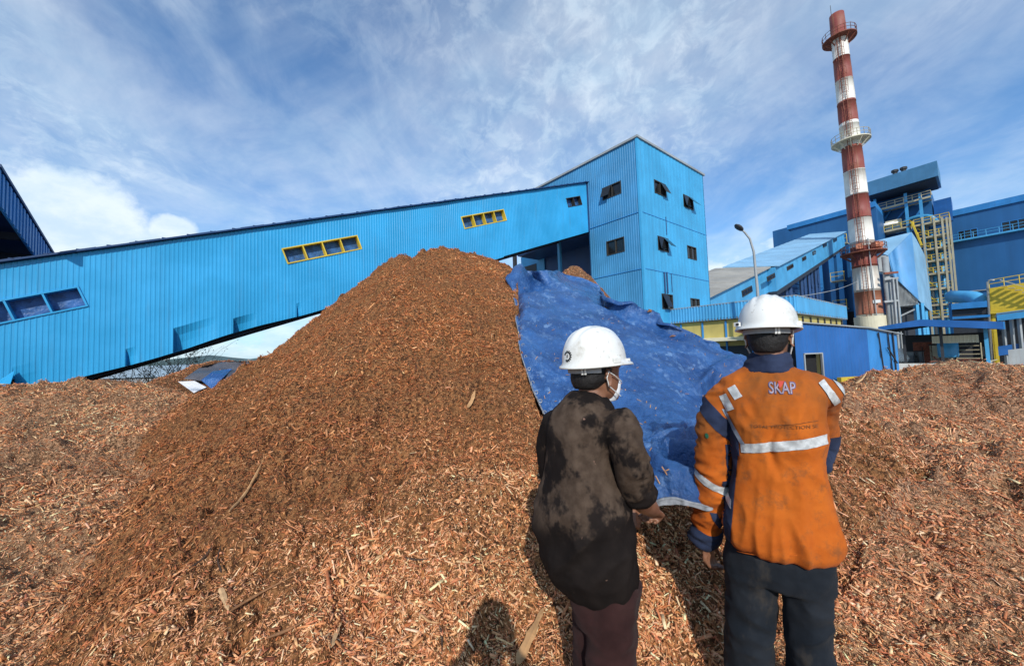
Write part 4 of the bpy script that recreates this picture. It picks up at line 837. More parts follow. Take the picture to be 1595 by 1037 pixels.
# ------------------------------------------------------------------ open canopy on a white plinth
def build_canopy():
    c = at(1548, 587, 37.2); u = AL; v = AR                           # near right corner of the plinth
    K = Vector((c.x, c.y, 0)); n = -AR; S = lambda px, py: on(px, py, K, n, AL)
    t = empty('open_canopy', (K.x, K.y, YARD), 'open sided canopy with a deep blue low gabled roof edge on a white plinth', 'canopy')
    sL = S(1392, 560)[0]; zp = S(1545, 566)[1]; Wd = 9.0
    m, _, _ = MT['white_wall'], 0, 0
    part('plinth', m, t, lambda b: b.prism([K+UP*YARD, K+AL*sL+UP*YARD, K+AL*sL+UP*zp, K+UP*zp], AR*.3))
    part('plinth', m, t, lambda b: b.prism([K+AR*.31+UP*YARD, K+AR*Wd+UP*YARD, K+AR*Wd+UP*zp, K+AR*.31+UP*zp], AL*.3))
    part('hatch', MT['concrete'], t, lambda b: b.frame(K+AL*S(1524, 580)[0]+n*.04+UP*(YARD+.05), AL*(S(1493, 580)[0]-S(1524, 580)[0]), n*-.03, UP*.85))
    part('floor_slab', MT['concrete'], t, lambda b: b.frame(K+AL*.3+AR*.31+UP*(YARD+.02), AL*(sL-.3), AR*(Wd-.4), UP*.1))
    zr = S(1526, 517)[1]
    for k in range(4): part('column', MT['fascia_blue'], t, lambda b: b.frame(K+AR*(.3+k*2.6)+AL*.1+UP*(zp+.004), AL*.24, AR*.24, UP*(zr-zp+1.0)))
    for s in (.45, .85): part('column', MT['dark_steel'], t, lambda b: b.frame(K+AL*sL*s+AR*.05+UP*(zp+.004), AL*.22, AR*.22, UP*(zr-zp+1.0)))
    # roof with a low gable
    Kr = K+n*1.6; T = lambda px, py: on(px, py, Kr, n, AL)
    pr, pm, pl = T(1562, 501), T(1434, 497.5), T(1368, 509); th = T(1500, 498)[1]-T(1500, 509)[1]
    f = lambda q, dz=0: Kr+AL*q[0]+UP*(q[1]+dz)
    part('fascia', MT['deep_blue'], t, lambda b: b.prism([f(pr), f(pm), f(pl), f(pl, -th*.55), f(pm, -th), f(pr, -th)], n*.12))
    part('fascia', MT['mid_blue'], t, lambda b: b.prism([f(pr, 0)+n*.13, f(pr, -th)+n*.13, f(pr, -th)+AR*(Wd+3), f(pr)+AR*(Wd+3)], AL*-.1))
    part('roof', MT['grey_steel'], t, lambda b: (b.prism([f(pr, -.02), f(pm, -.02), f(pm, -.02)+AR*(Wd+3), f(pr, -.02)+AR*(Wd+3)], UP*-.1), b.prism([f(pm, -.02), f(pl, -.02), f(pl, -.02)+AR*(Wd+3), f(pm, -.02)+AR*(Wd+3)], UP*-.1)))
    b = MB()
    for k in range(6):
        o = AR*(.4+k*2); b.bar(f(pr, -.45)+o, f(pm, -.45)+o, .12, .3); b.bar(f(pm, -.45)+o, f(pl, -.45)+o, .12, .3)
    b.build('rafter', MT['underside'], t)
    # corrugated cream apron hanging in the middle bay
    Ka = K+AR*1.2; s0, z1 = on(1524, 521, Ka, n, AL); s1, z0 = on(1452, 535, Ka, n, AL)
    ribbed_wall('apron', MT['cream'], t, Ka+AL*s0, AL, s1-s0, lambda s: z0, lambda s: z1, n, .25, .04)
    part('back_wall', MT['dark_steel'], t, lambda b: b.frame(K+AR*(Wd-.2)+UP*YARD, AL*sL, AR*.1, UP*(zr-YARD)))
    g = K+AR*5
    def spot(px, py): return on(px, py, g, n, AL)
    # machinery kept under the canopy, each a thing of its own
    s, z = spot(1477, 550); p = g+AL*s
    w = empty('blue_tank', (p.x, p.y, YARD), 'small light blue cylindrical tank hanging below the cream apron under the canopy', 'tank')
    part('tank_body', MT['fascia_blue'], w, lambda b: b.lathe((p.x, p.y, 0), [(.02, spot(1477, 556)[1]-.1), (.75, spot(1477, 556)[1]), (.8, spot(1477, 553)[1]), (.8, spot(1477, 530)[1]), (.02, spot(1477, 528)[1])], 20), True)
    for dx in (-.5, .5): part('leg', MT['dark_steel'], w, lambda b: b.tube([p+AL*dx+UP*YARD, p+AL*dx+UP*spot(1477, 555)[1]], .06, 6))
    s, z = spot(1404, 556); p = g+AL*s; w = empty('pump', (p.x, p.y, YARD), 'rounded white pump casing at the dark left end under the canopy', 'pump')
    part('pump_body', MT['white_paint'], w, lambda b: b.lathe((p.x, p.y, z-.5), [(.02, -.2), (.55, 0), (.7, .4), (.5, .8), (.25, 1.0), (.2, 1.5), (.02, 1.55)], 18), True)
    part('base', MT['dark_steel'], w, lambda b: b.box((p.x, p.y, (YARD+z-.6)/2), (1.2, 1.0, z-.62-YARD)))
    for lab, pa, y0, y1, m1 in (('brown steel cabinet in the dark middle of the canopy', 1435, 533, 570, 'rust'), ('grey box shaped control cabinet under the canopy beside the brown one', 1423, 548, 572, 'grey_steel'), ('cream electric cabinet behind the blue tank under the canopy', 1462, 538, 570, 'cream')):
        s, z = spot(pa, y0); p = g+AL*s+AR*1.2; w = empty('control_cabinet', (p.x, p.y, YARD), lab, 'cabinet')
        part('body', MT[m1], w, lambda b: b.box((p.x, p.y, (YARD+z)/2), (1.5, .9, z-YARD), 0, R(-39.2+90))); part('top', MT['dark_steel'], w, lambda b: b.box((p.x, p.y, z+.06), (1.7, 1.1, .1), 0, R(50.8))); part('door', MT['dark_steel'], w, lambda b: b.box(p+n*.66+UP*((z+YARD)/2-p.z), (.03, 1.0, (z-YARD)*.7), 0, R(50.8)))
    s, z = spot(1510, 555); p = g+AL*s; w = empty('storage_rack', (p.x, p.y, YARD), 'beige slatted rack at the right under the canopy', 'rack')
    for k in range(6): part('shelf', MT['beige_steel'], w, lambda b: b.frame(p-AL*.9+UP*(YARD+.5+k*.45), AL*1.8, AR*.8, UP*.06))
    for dx in (-.9, .84): part('post', MT['beige_steel'], w, lambda b: b.frame(p+AL*dx-AR*.07+UP*YARD, AL*.08, AR*.06, UP*3.1))
    s, z = spot(1497, 563); p = g+AL*s-AR*2.5; w = empty('scrap_pile', (p.x, p.y, YARD+.1), 'low jumble of brown planks and scrap on the canopy floor', 'scrap pile'); rr = random.Random(5)
    for k in range(14): q = p+AL*rr.uniform(-2.2, 2.2)+AR*rr.uniform(-.8, .8); e = AL*rr.uniform(-1, 1)+AR*rr.uniform(-.5, .5)+UP*rr.uniform(-.1, .25); part('plank', MT['rust'] if k % 3 else MT['beige_steel'], w, lambda b: b.bar(q+UP*(YARD+1.0+rr.random()*.5), q+UP*(YARD+1.0+rr.random()*.5)+e*1.3, .18, .08))
build_canopy()

# ------------------------------------------------------------------ yellow hopper, low blue roof, duct and pipe at the right edge
def build_right_edge():
    P, n = vplane(1548, 52, BL); n = n if n.dot(P) < 0 else -n; S = lambda px, py: on(px, py, P, n, BL)
    t = empty('yellow_hopper', (P.x, P.y, YARD), 'bright yellow hopper with handrails and stairs on top, right edge', 'hopper')
    z1, z0 = S(1548, 446)[1], S(1548, 484)[1]; q = lambda px, py: P+BL*S(px, py)[0]+UP*S(px, py)[1]
    part('hopper_body', MT['yellow'], t, lambda b: b.prism([q(1541, 449), q(1640, 433), q(1640, 480), q(1543, 487)], BR*6))
    part('rim_beam', MT['yellow'], t, lambda b: b.frame(P+BL*S(1541, 489)[0]+n*.2+UP*(S(1541, 489)[1]), BL*(S(1640, 480)[0]-S(1541, 489)[0]), n*-.3, UP*.4))
    for px in (1546, 1553): part('leg', MT['yellow'], t, lambda b: b.frame(P+BL*S(px, 500)[0]+BR*.3+UP*YARD, BL*.5, BR*.5, UP*(S(px, 488)[1]-YARD)))
    b = MB(); railing(b, [q(1541, 449), q(1640, 433)], 1.1, 1.1, .05); b.build('railing', MT['yellow'], t)
    b = MB()
    for k in range(12): s = P+n*.2+BL*(S(1562, 447)[0]-k*.55)+UP*(S(1562, 447)[1]-k*.36); b.frame(s, BL*-.5, n*.9, UP*.08)
    b.bar(P+n*1.1+BL*S(1562, 447)[0]+UP*(S(1562, 447)[1]+.9), P+n*1.1+BL*(S(1562, 447)[0]-6.5)+UP*(S(1562, 447)[1]-3.4), .1); b.build('stair', MT['beige_steel'], t)
    part('vent_pipe', MT['galv'], t, lambda b: b.tube([P+BL*S(1539, 500)[0]+n*.3+UP*YARD, P+BL*S(1539, 440)[0]+n*.3+UP*S(1536, 440)[1], P+BL*(S(1539, 440)[0]-.3)+n*.3+UP*(S(1536, 437)[1]), P+BL*(S(1550, 437)[0])+n*.3+UP*S(1548, 437)[1]], .12, 8), True)
    # blue duct pipe with an elbow, and the blue casing below it
    Q = at(1510, 466, 58); w = empty('duct_pipe', (Q.x, Q.y, YARD), 'thick light blue horizontal duct pipe bending down behind the canopy', 'pipe')
    A = at(1482, 462, 60); B_ = at(1512, 463, 57); r = .95
    pts = [A, A.lerp(B_, .5), B_]+[B_+(B_-A).normalized()*1.6*math.sin(a)-UP*1.6*(1-math.cos(a)) for a in np.linspace(.2, 1.57, 7)]; pts.append(pts[-1]-UP*1.5)
    part('pipe_body', MT['fascia_blue'], w, lambda b: b.tube(pts, r, 18), True)
    part('end_flange', MT['white_paint'], w, lambda b: b.tube([A-(B_-A).normalized()*.3, A], r*.75, 16))
    part('support', MT['mid_blue'], w, lambda b: b.frame(Vector((A.x, A.y, YARD)), AL*.4, AR*.4, UP*(A.z-r-YARD)))
    g = at(1482, 480, 55); w = empty('fan_casing', (g.x, g.y, YARD), 'boxy blue fan casing over a dark recess beneath the thick duct pipe', 'casing')
    h = at(1541, 478, 52); e = (h-g); e.z = 0
    part('casing_body', MT['mid_blue'], w, lambda b: b.frame(Vector((g.x, g.y, g.z-.2)), e, BR*4, UP*(at(1482, 471, 55).z-g.z)))
    part('recess_shade', MT['dark_steel'], w, lambda b: b.frame(Vector((g.x, g.y, YARD))+BR*.6, e, BR*3, UP*(g.z-.25-YARD)))  # solid dark block paints the shade of the recess below the casing
    part('beam', MT['mid_blue'], w, lambda b: b.frame(Vector((g.x, g.y, g.z-1.6))-BR*.05, e, BR*.3, UP*.35))
    # low blue roofed shelter at the right edge
    c = at(1552, 488, 41); c2 = at(1640, 476, 37.5); w = empty('side_shelter', (c.x, c.y, YARD), 'low shelter with a blue roof edge on dark posts at the right edge', 'shelter')
    e = c2-c; th = c.z-at(1552, 500, 41).z
    part('fascia', MT['fascia_blue'], w, lambda b: b.prism([c, c2, c2-UP*th, c-UP*th], BR*.15)); part('roof', MT['grey_steel'], w, lambda b: b.prism([c-UP*.2, c2-UP*.2, c2-UP*.2+BR*8, c-UP*.2+BR*8], UP*.12))
    for k in (.12, .28, .42): p = c.lerp(c2, k)+BR*1.0; part('column', MT['grey_steel'], w, lambda b: b.frame((p.x, p.y, YARD), (.22, 0, 0), (0, .22, 0), UP*(p.z-.25-YARD)))
    b0 = at(1555, 540, 40.5); b1 = at(1640, 528, 38); part('lower_wall', MT['deep_blue'], w, lambda b: b.prism([b0+BR*1.6, b1+BR*1.6, Vector((b1.x, b1.y, b1.z-1.0))+BR*1.6, Vector((b0.x, b0.y, b0.z-1.0))+BR*1.6], BR*.12))
    g0, g1 = at(1570, 545, 39), at(1594, 542, 38.4); part('door', MT['grey_steel'], w, lambda b: b.prism([g0, g1, Vector((g1.x, g1.y, YARD)), Vector((g0.x, g0.y, YARD))], BR*.1))
    part('back_wall', MT['dark_steel'], w, lambda b: b.frame(Vector((c.x, c.y, YARD))+BR*5, e.xy.to_3d(), BR*.1, UP*(c.z-.3-YARD)))
build_right_edge()

# ------------------------------------------------------------------ street lamp and cable
def build_lamp():
    D = 20.5; p = at(1181, 470, D); px = [(1178.5, 440), (1177, 425), (1174, 392), (1168, 372), (1160, 362), (1155, 357.5)]
    t = empty('street_lamp', (p.x, p.y, YARD), 'street lamp with a curved grey pole in front of the distant conveyor', 'street lamp')
    pts = [Vector((p.x, p.y, YARD)), Vector((p.x, p.y, at(1179, 450, D).z))]+[Vector((at(a, b, D).x, p.y, at(a, b, D).z)) for a, b in px[2:]]
    part('pole', MT['grey_steel'], t, lambda b: b.tube(pts, [.10, .075, .06, .055, .05, .045], 10), True)
    a, c = at(1157, 359, D), at(1145, 350, D); d = (c-a); b = MB(); vs = []
    for k, f in enumerate((0, .15, .45, .75, 1.0)): q = a.lerp(c, f); w = (.05, .15, .21, .20, .07)[k]; h = (.05, .09, .11, .1, .05)[k]; s = Vector((0, 1, 0)); uu = d.cross(s).normalized(); vs += [q+s*w*math.cos(g)+uu*h*math.sin(g) for g in np.linspace(0, 2*math.pi, 13)[:-1]]
    b.add(vs, [(i*12+j, i*12+(j+1) % 12, (i+1)*12+(j+1) % 12, (i+1)*12+j) for i in range(4) for j in range(12)]+[tuple(range(11, -1, -1)), tuple(range(48, 60))]); b.build('lamp_head', MT['dark_steel'], t, True)
    part('base_plate', MT['grey_steel'], t, lambda b: b.box((p.x, p.y, YARD+.1), (.5, .5, .2)))
build_lamp()
def build_cable():
    a, c = at(1215, 466, 22.5), at(1336, 438, 60); pts = [a.lerp(c, f)-UP*.35*math.sin(math.pi*f) for f in np.linspace(0, 1, 14)]
    b = MB(); b.tube(pts, .03, 5); o = b.build('cable', MT['grey_steel'], loc=a); tag(o, 'thin grey cable strung from the annex roof across to the chimney', 'cable')
build_cable()

# ------------------------------------------------------------------ things lying on the heaps
def march(pp, fn, t0=.8, t1=22, n=420):
    """first crossing of pixel rays with a height field; returns points"""
    pp = np.asarray(pp, float); d = np.stack([ray(a, b) for a, b in pp]); res = np.full(len(pp), np.nan); last = np.full(len(pp), t0); done = np.zeros(len(pp), bool)
    for t in np.exp(np.linspace(math.log(t0), math.log(t1), n)):
        q = CAM+d*t; below = (q[:, 2] < fn(q[:, 0], q[:, 1])) & ~done
        res[below] = (last[below]+t)/2; done |= below; last[~done] = t
    lo = res-.08; hi = res+.08
    for _ in range(10):
        m = (lo+hi)/2; q = CAM+d*m[:, None]; b = q[:, 2] < fn(np.nan_to_num(q[:, 0]), np.nan_to_num(q[:, 1])); hi = np.where(b, m, hi); lo = np.where(b, lo, m)
    return CAM+d*((lo+hi)/2)[:, None], done
def smoothstep(x, a, b): t = np.clip((x-a)/(b-a), 0, 1); return t*t*(3-2*t)
def curve_pts(pts, n):
    P = np.array(pts, float); s = np.r_[0, np.cumsum(np.linalg.norm(np.diff(P, axis=0), axis=1))]; s /= s[-1]; u = np.linspace(0, 1, n)
    out = np.stack([np.interp(u, s, P[:, k]) for k in range(P.shape[1])], 1)
    for _ in range(max(1, n//40)): out[1:-1] = .25*out[:-2]+.5*out[1:-1]+.25*out[2:]
    return out
def grid_normals(G):
    du = np.gradient(G, axis=0); dv = np.gradient(G, axis=1); n = np.cross(du, dv); n /= np.linalg.norm(n, axis=2)[:, :, None]+1e-9
    return n
def sheet_mesh(name, G, mat, parent=None, thick=.004, loc=None):
    nu, nv = G.shape[:2]; nrm = grid_normals(G); top, bot = G.reshape(-1, 3), (G-nrm*thick).reshape(-1, 3); N = nu*nv; fs = []
    for i in range(nu-1):
        for j in range(nv-1): a = i*nv+j; f = (a, a+nv, a+nv+1, a+1); fs.append(f); fs.append(tuple(N+k for k in f[::-1]))
    rim = [i*nv for i in range(nu)]+[(nu-1)*nv+j for j in range(1, nv)]+[i*nv+nv-1 for i in range(nu-2, -1, -1)]+[j for j in range(nv-2, 0, -1)]
    for a, b in zip(rim, rim[1:]+rim[:1]): fs.append((b, a, N+a, N+b))
    me = bpy.data.meshes.new(name); me.from_pydata(np.r_[top, bot].tolist(), [], fs); me.polygons.foreach_set('use_smooth', [True]*len(me.polygons))
    return link(name, me, mat, parent, loc)
def tarp_mat(name, c0, c1, scuff_glint, amt=.5, rough=.34):
    m, nt, b = node_mat(name); n1 = _noise(nt, 1.6, detail=7, rough=.65); n2 = _noise(nt, 9, (1, .35, 1), 8, .72); n3 = _noise(nt, 26, (1, .5, 1), 5, .65); n4 = _noise(nt, .9, detail=3)
    c = _mix(nt, _ramp(nt, n1, .35, .65), c0, c1); s = nt.nodes.new('ShaderNodeMath'); s.operation = 'MULTIPLY'; nt.links.new(_ramp(nt, n2, .52, .62), s.inputs[0]); nt.links.new(_ramp(nt, n4, .38, .62, .1, amt), s.inputs[1])
    c = _mix(nt, s.outputs[0], c, scuff_glint); nt.links.new(c, b.inputs['Base Color']); nt.links.new(_ramp(nt, n1, .3, .7, rough-.08, rough+.12), b.inputs['Roughness']); b.inputs['Specular IOR Level'].default_value = .55  # pale scuffs, with the white highlights of the crinkles painted in among them
    ad = nt.nodes.new('ShaderNodeMath'); nt.links.new(n2, ad.inputs[0]); nt.links.new(n3, ad.inputs[1]); _bump(nt, b, ad.outputs[0], .75, .035); return m
TARP = tarp_mat('blue_tarpaulin', (.016, .062, .20), (.034, .12, .33), (.22, .36, .58), .55, .22)
def build_tarp():
    nu, nv = 230, 170
    top = curve_pts([(789, 437), (794, 424), (812, 421), (862, 422), (905, 434), (960, 462), (1000, 485), (1050, 505), (1100, 528), (1150, 562), (1178, 610)], nu)
    bot = curve_pts([(884, 728), (935, 764), (985, 780), (1018, 778), (1045, 771), (1078, 776), (1120, 772), (1150, 765)], nu)
    lef = curve_pts([(789, 437), (801, 455), (804, 500), (815, 560), (830, 610), (850, 660), (866, 698), (884, 728)], nv)
    rig = curve_pts([(1178, 610), (1182, 660), (1172, 720), (1150, 765)], nv)
    u = np.linspace(0, 1, nu)[:, None, None]; v = np.linspace(0, 1, nv)[None, :, None]
    PX = (1-v)*top[:, None]+v*bot[:, None]+(1-u)*lef[None]+u*rig[None]-((1-u)*(1-v)*top[0]+u*(1-v)*top[-1]+(1-u)*v*bot[0]+u*v*bot[-1])
    fn = lambda x, y: heights(x, y)[0]-.02
    iu, iv = np.unique(np.r_[np.arange(0, nu, 4), nu-1]), np.unique(np.r_[np.arange(0, nv, 4), nv-1]); cu, cv = len(iu), len(iv)
    P, ok = march(PX[np.ix_(iu, iv)].reshape(-1, 2)+(0, 3), fn); D = np.linalg.norm(P-CAM, axis=1).reshape(cu, cv); D[~ok.reshape(cu, cv)] = np.nan
    for i in range(cu):                     # rays that just miss the crest take the nearest hit
        col = D[i]; good = np.where(~np.isnan(col))[0]
        if len(good) and np.isnan(col).any(): D[i] = np.interp(np.arange(cv), good, col[good])
    D = np.where(np.isnan(D), np.nanmean(D), D)
    D = np.stack([np.interp(np.arange(nv), iv, r) for r in D]); D = np.stack([np.interp(np.arange(nu), iu, c) for c in D.T], 1)
    for _ in range(14):                      # slack cloth rounds off the ground below
        Dp = np.pad(D, 1, mode='edge'); D = .2*(Dp[1:-1, 1:-1]+Dp[:-2, 1:-1]+Dp[2:, 1:-1]+Dp[1:-1, :-2]+Dp[1:-1, 2:])
    uu, vv = u[:, :, 0]+0*v[:, :, 0], v[:, :, 0]+0*u[:, :, 0]
    dirs = np.stack([ray(a, b) for a, b in PX.reshape(-1, 2)]); dirs /= np.linalg.norm(dirs, axis=1)[:, None]; dirs = dirs.reshape(nu, nv, 3)
    hem = 1.95/dirs[:, :, 1]; w = smoothstep(vv, .40, 1.0)*smoothstep(uu, .0, .42); D = (1-w)*D+w*np.minimum(hem, D)-.07
    G = CAM+dirs*D[:, :, None]
    n = grid_normals(G); s = np.sign((n*(CAM-G)).sum(2)); n *= s[:, :, None]
    Q = G.reshape(-1, 3)
    Q2 = np.stack((Q[:, 0]*1.1+Q[:, 1]*.5, Q[:, 1]*.45-Q[:, 0]*.2, Q[:, 2]*.9), 1)
    rid = 1-np.abs(gnoise(Q2*1.9))*2; rid2 = 1-np.abs(gnoise(Q2*4.7+9))*2; cr = 1-np.abs(gnoise(Q*9.5+3))*2; cr2 = 1-np.abs(gnoise(Q*19+5))*2
    dist = np.linalg.norm(Q-CAM, axis=1)
    disp = .045*rid+.022*np.clip(rid2, 0, 1)+.011*np.clip(cr, -.3, 1)+.005*cr2+.05*gnoise(Q*.8)
    # folds gathered where the cloth is held, fanning out to the right
    px, py = PX[:, :, 0].ravel(), PX[:, :, 1].ravel(); ang = np.arctan2(py-714, px-985); rr = np.hypot(px-985, py-714)
    fan = np.exp(-((ang+.22)/.05)**2)*-.24+np.exp(-((ang+.09)/.07)**2)*.10+np.exp(-((ang+.34)/.07)**2)*.08-np.exp(-((ang-.36)/.07)**2)*.26+np.exp(-((ang-.22)/.07)**2)*.09+np.exp(-((ang-.58)/.13)**2)*.05
    disp += np.where(px > 985, fan*smoothstep(rr, 0, 60), 0)*np.clip(dist/3, .6, 1)
    # heavier folds near the right end, along the crest and at the rolled top-left corner
    disp += .10*np.exp(-((py-(596-(px-1090)*.35)-8*np.sin(px*.06))/9)**2)*smoothstep(px, 1075, 1100)-.09*np.exp(-((py-(612-(px-1090)*.35))/8)**2)*smoothstep(px, 1075, 1100)
    ce = np.interp(px, top[:, 0], top[:, 1]); disp += .12*np.exp(-((py-ce-5)/7)**2)*smoothstep(px, 880, 930)*(1-smoothstep(px, 1040, 1080))-.10*np.exp(-((py-ce-19)/8)**2)*smoothstep(px, 880, 930)*(1-smoothstep(px, 1040, 1080))
    disp += .22*np.exp(-(((px-806)/15)**2+((py-432)/10)**2))-.30*np.exp(-(((px-832)/22)**2+((py-447)/6)**2))-.18*np.exp(-(((px-808)/5)**2+((py-478)/26)**2))
    G = G+n*disp.reshape(nu, nv)[:, :, None]
    # carry the cloth over the crest and down the far side
    back = []
    for k in range(1, 9): q = G[:, 0].copy(); q[:, :2] += (np.array([.35, .94])*.09*k); q[:, 2] -= .012*k*k+.01*k; back.append(q)
    G = np.concatenate((np.stack(back[::-1], 1), G), 1)
    c = G[nu//2, nv//2]; base = Vector((c[0], c[1], 0))
    o = sheet_mesh('tarpaulin', G, TARP, None, .004, base); tag(o, 'big crumpled blue tarpaulin spread over the heap behind the two men', 'tarpaulin')
    if (np.array(o.data.polygons[4000].normal)@(CAM-c)) < 0: o.data.flip_normals()
    hm = plain('grey_hem', (.20, .21, .23), .6, .4, 30)
    k0 = 8
    for nm, line in (('hem', G[0, k0+10:]), ('hem', G[:, -1])):
        b = MB(); b.tube([Vector(p)+Vector((0, -.006, .004)) for p in line[::2]], .0075, 6); b.build(nm, hm, o, True)
    # scuffed hem band with light back of the cloth turned up at the bottom edge
    b = MB(); L = G[int(nu*.42):int(nu*.78), -1]; k = len(L); turn = [.018+.012*math.sin(i*.055)+.008*math.sin(i*.19) for i in range(k)]
    vs = [tuple(Vector(p)+Vector((0, -.014, .002))) for p in L]+[tuple(Vector(p)+Vector((0, -.018, -.006))+Vector((0, 0, -max(.006, turn[i])*.45))) for i, p in enumerate(L)]
    b.add(vs, [(i, i+1, k+i+1, k+i) for i in range(k-1)]); b.build('turned_hem', hm, o, True)
    for k in range(14): p = Vector(G[3, k0+22+k*10]); nn = (Vector(CAM)-p).normalized(); b = MB(); b.tube([p+nn*.03+Vector((.016*math.cos(g), 0, .016*math.sin(g))) for g in np.linspace(0, 6.28, 9)], .004, 5); b.build('eyelet', MT['galv'], o)
    rr = random.Random(4); b = MB()
    for _ in range(170):
        i, j = rr.randint(4, nu-30), rr.randint(k0+4, nv-4); p = Vector(G[i, j]); nn = (Vector(CAM)-p).normalized()*.022; e = Vector((rr.gauss(0, 1), rr.gauss(0, .4), rr.gauss(0, .8))).normalized()*rr.uniform(.008, .028); b.bar(p+nn-e, p+nn+e, rr.uniform(.004, .009), .004)
    q = b.build('spilled_chips', plain('spilled_chip', (.40, .22, .11), .8, .4, 9), o); q['kind'] = 'stuff'
    return G, PX
TG, TPX = build_tarp()
def on_tarp(px, py):
    d = (TPX[:, :, 0]-px)**2+(TPX[:, :, 1]-py)**2; i, j = np.unravel_index(d.argmin(), d.shape); return Vector(TG[i, j+8])
WOODS = dict(pale=plain('pale_wood', (.55, .34, .17), .7, .25, 14, bump=.5, bscale=40, sc=(1, 1, .2)), brown=plain('brown_wood', (.26, .12, .05), .75, .3, 14, bump=.5, bscale=40), dark=plain('dark_bark', (.05, .028, .018), .85, .35, 12, bump=.8, bscale=30), tan=plain('tan_wood', (.42, .23, .10), .7, .25, 14, bump=.5, bscale=40))
def build_sticks():
    tf = lambda x, y: terrain(x, y)[0]; rr = random.Random(11)
    L = [('board_offcut', [(806, 1040), (846, 953)], .034, .3, 'tan', 'thick pale split board end lying left of the dark shirted man, at the bottom edge', 'board', .02),
         ('wood_splinter', [(793, 922), (829, 950)], .020, .35, 'pale', 'flat tapering splinter just above the thick split board', 'splinter', .008),
         ('wood_stick', [(415, 1000), (450, 985), (500, 957)], .012, .9, 'brown', 'longest brown stick on the lower left chips, slightly bent', 'stick', .02),
         ('wood_stick', [(357, 803), (382, 775), (410, 722)], .012, .9, 'tan', 'thin straight tan stick high on the left flank of the tall heap', 'stick', .03),
         ('wood_splinter', [(514, 1012), (531, 970)], .016, .35, 'pale', 'pale pointed splinter to the right of the longest brown stick', 'splinter', .01),
         ('wood_stick', [(358, 958), (400, 930), (460, 900)], .011, .9, 'brown', 'slender brown stick lying above the longest brown stick', 'stick', .02),
         ('wood_splinter', [(344, 918), (350, 935), (356, 953)], .020, .35, 'pale', 'curved pale strip of wood near the left twig tangle', 'splinter', .01),
         ('wood_stick', [(763, 1021), (795, 1040)], .016, .7, 'tan', 'short tan stick at the bottom edge beside the thick split board', 'stick', .01),
         ('wood_stick', [(655, 962), (668, 972), (684, 976)], .010, .8, 'tan', 'small bent tan stick above the dark upright twig', 'stick', .02),
         ('twig', [(685, 980), (689, 1000), (688, 1024)], .007, .9, 'dark', 'dark crooked twig left of the helmet shaped shadow', 'twig', .015),
         ('wood_splinter', [(584, 873), (598, 863), (613, 850)], .018, .35, 'pale', 'wide pale splinter in the middle of the tall heap front', 'splinter', .01),
         ('wood_splinter', [(711, 876), (733, 878)], .018, .4, 'pale', 'short pale orange chip block above the helmet shaped shadow', 'splinter', .01),
         ('bark_strip', [(631, 871), (650, 874), (668, 873)], .013, .5, 'dark', 'blackened strip of bark beside the wide pale splinter', 'bark strip', .012),
         ('wood_splinter', [(1447, 994), (1457, 977)], .016, .4, 'pale', 'pale upright chip on the lower right chips', 'splinter', .02),
         ('wood_stick', [(1459, 1014), (1478, 1024), (1498, 1034)], .014, .6, 'tan', 'flat tan stick at the bottom right of the chips', 'stick', .01),
         ('wood_splinter', [(729, 641), (735, 628), (740, 614)], .03, .4, 'tan', 'tan splinter standing out below the heap peak', 'splinter', .04),
         ('twig', [(300, 890), (318, 874), (330, 858)], .008, .9, 'dark', 'dark curly twig in the tangle on the left', 'twig', .03),
         ('twig', [(345, 905), (338, 880), (344, 862)], .008, .9, 'dark', 'dark upright twig beside the curly one on the left', 'twig', .05),
         ('wood_stick', [(1334, 606), (1343, 597), (1351, 588)], .03, .8, 'pale', 'pale stick leaning on the chips at the corner of the blue shed', 'stick', .12)]
    for nm, pp, r, flat, m, lab, cat, lift in L:
        P, _ = march(pp, tf, .6, 20); P = [Vector(p)+Vector((0, 0, lift*(1 if i != 1 or len(pp) < 3 else .7))) for i, p in enumerate(P)]
        k = 9; c = curve_pts(P, k); vs = []; N = 5; r *= .78
        for i in range(k):
            t = Vector(c[min(i+1, k-1)]-c[max(i-1, 0)]).normalized(); a = t.cross(Vector((0, 0, 1))).normalized(); b_ = a.cross(t); w = r*(1-.55*(i/(k-1))**2)*rr.uniform(.85, 1.15)*(.5 if i in (0, k-1) else 1)*(1+.18*math.sin(i*2.1+r*900))
            vs += [Vector(c[i])+a*math.cos(g)*w*rr.uniform(.9, 1.1)+b_*math.sin(g)*w*flat*rr.uniform(.9, 1.1) for g in np.linspace(0, 2*math.pi, N+1)[:-1]]
        b = MB(); b.add(vs, [(i*N+j, i*N+(j+1) % N, (i+1)*N+(j+1) % N, (i+1)*N+j) for i in range(k-1) for j in range(N)]+[tuple(range(N-1, -1, -1)), tuple(range((k-1)*N, k*N))])
        o = b.build(nm, WOODS[m], loc=P[0]); tag(o, lab, cat, 'loose sticks and splinters on the chips')
    P, _ = march([(453, 512)], tf, 2, 20); P = Vector(P[0]); b = MB()        # root stump poking out of the heap's left flank
    s = .017*P.y/10*10/F*60
    sc = P.y/F
    pt = lambda dx, dy, dd=0: P+Vector((dx*sc, dd, -dy*sc))
    b.tube([pt(2, 4), pt(-2, -4), pt(-6, -8), pt(-9, -9)], [3.5*sc, 2.2*sc, 1.2*sc, .5*sc], 7); b.tube([pt(-2, -4), pt(1, -9), pt(-1, -13)], [1.6*sc, 1*sc, .4*sc], 6); b.tube([pt(2, 3), pt(9, -1), pt(13, 2)], [3*sc, 2*sc, .8*sc], 6)
    o = b.build('root_stump', WOODS['dark'], loc=P); tag(o, 'gnarled dark root sticking out of the heap just below the conveyor edge', 'root')
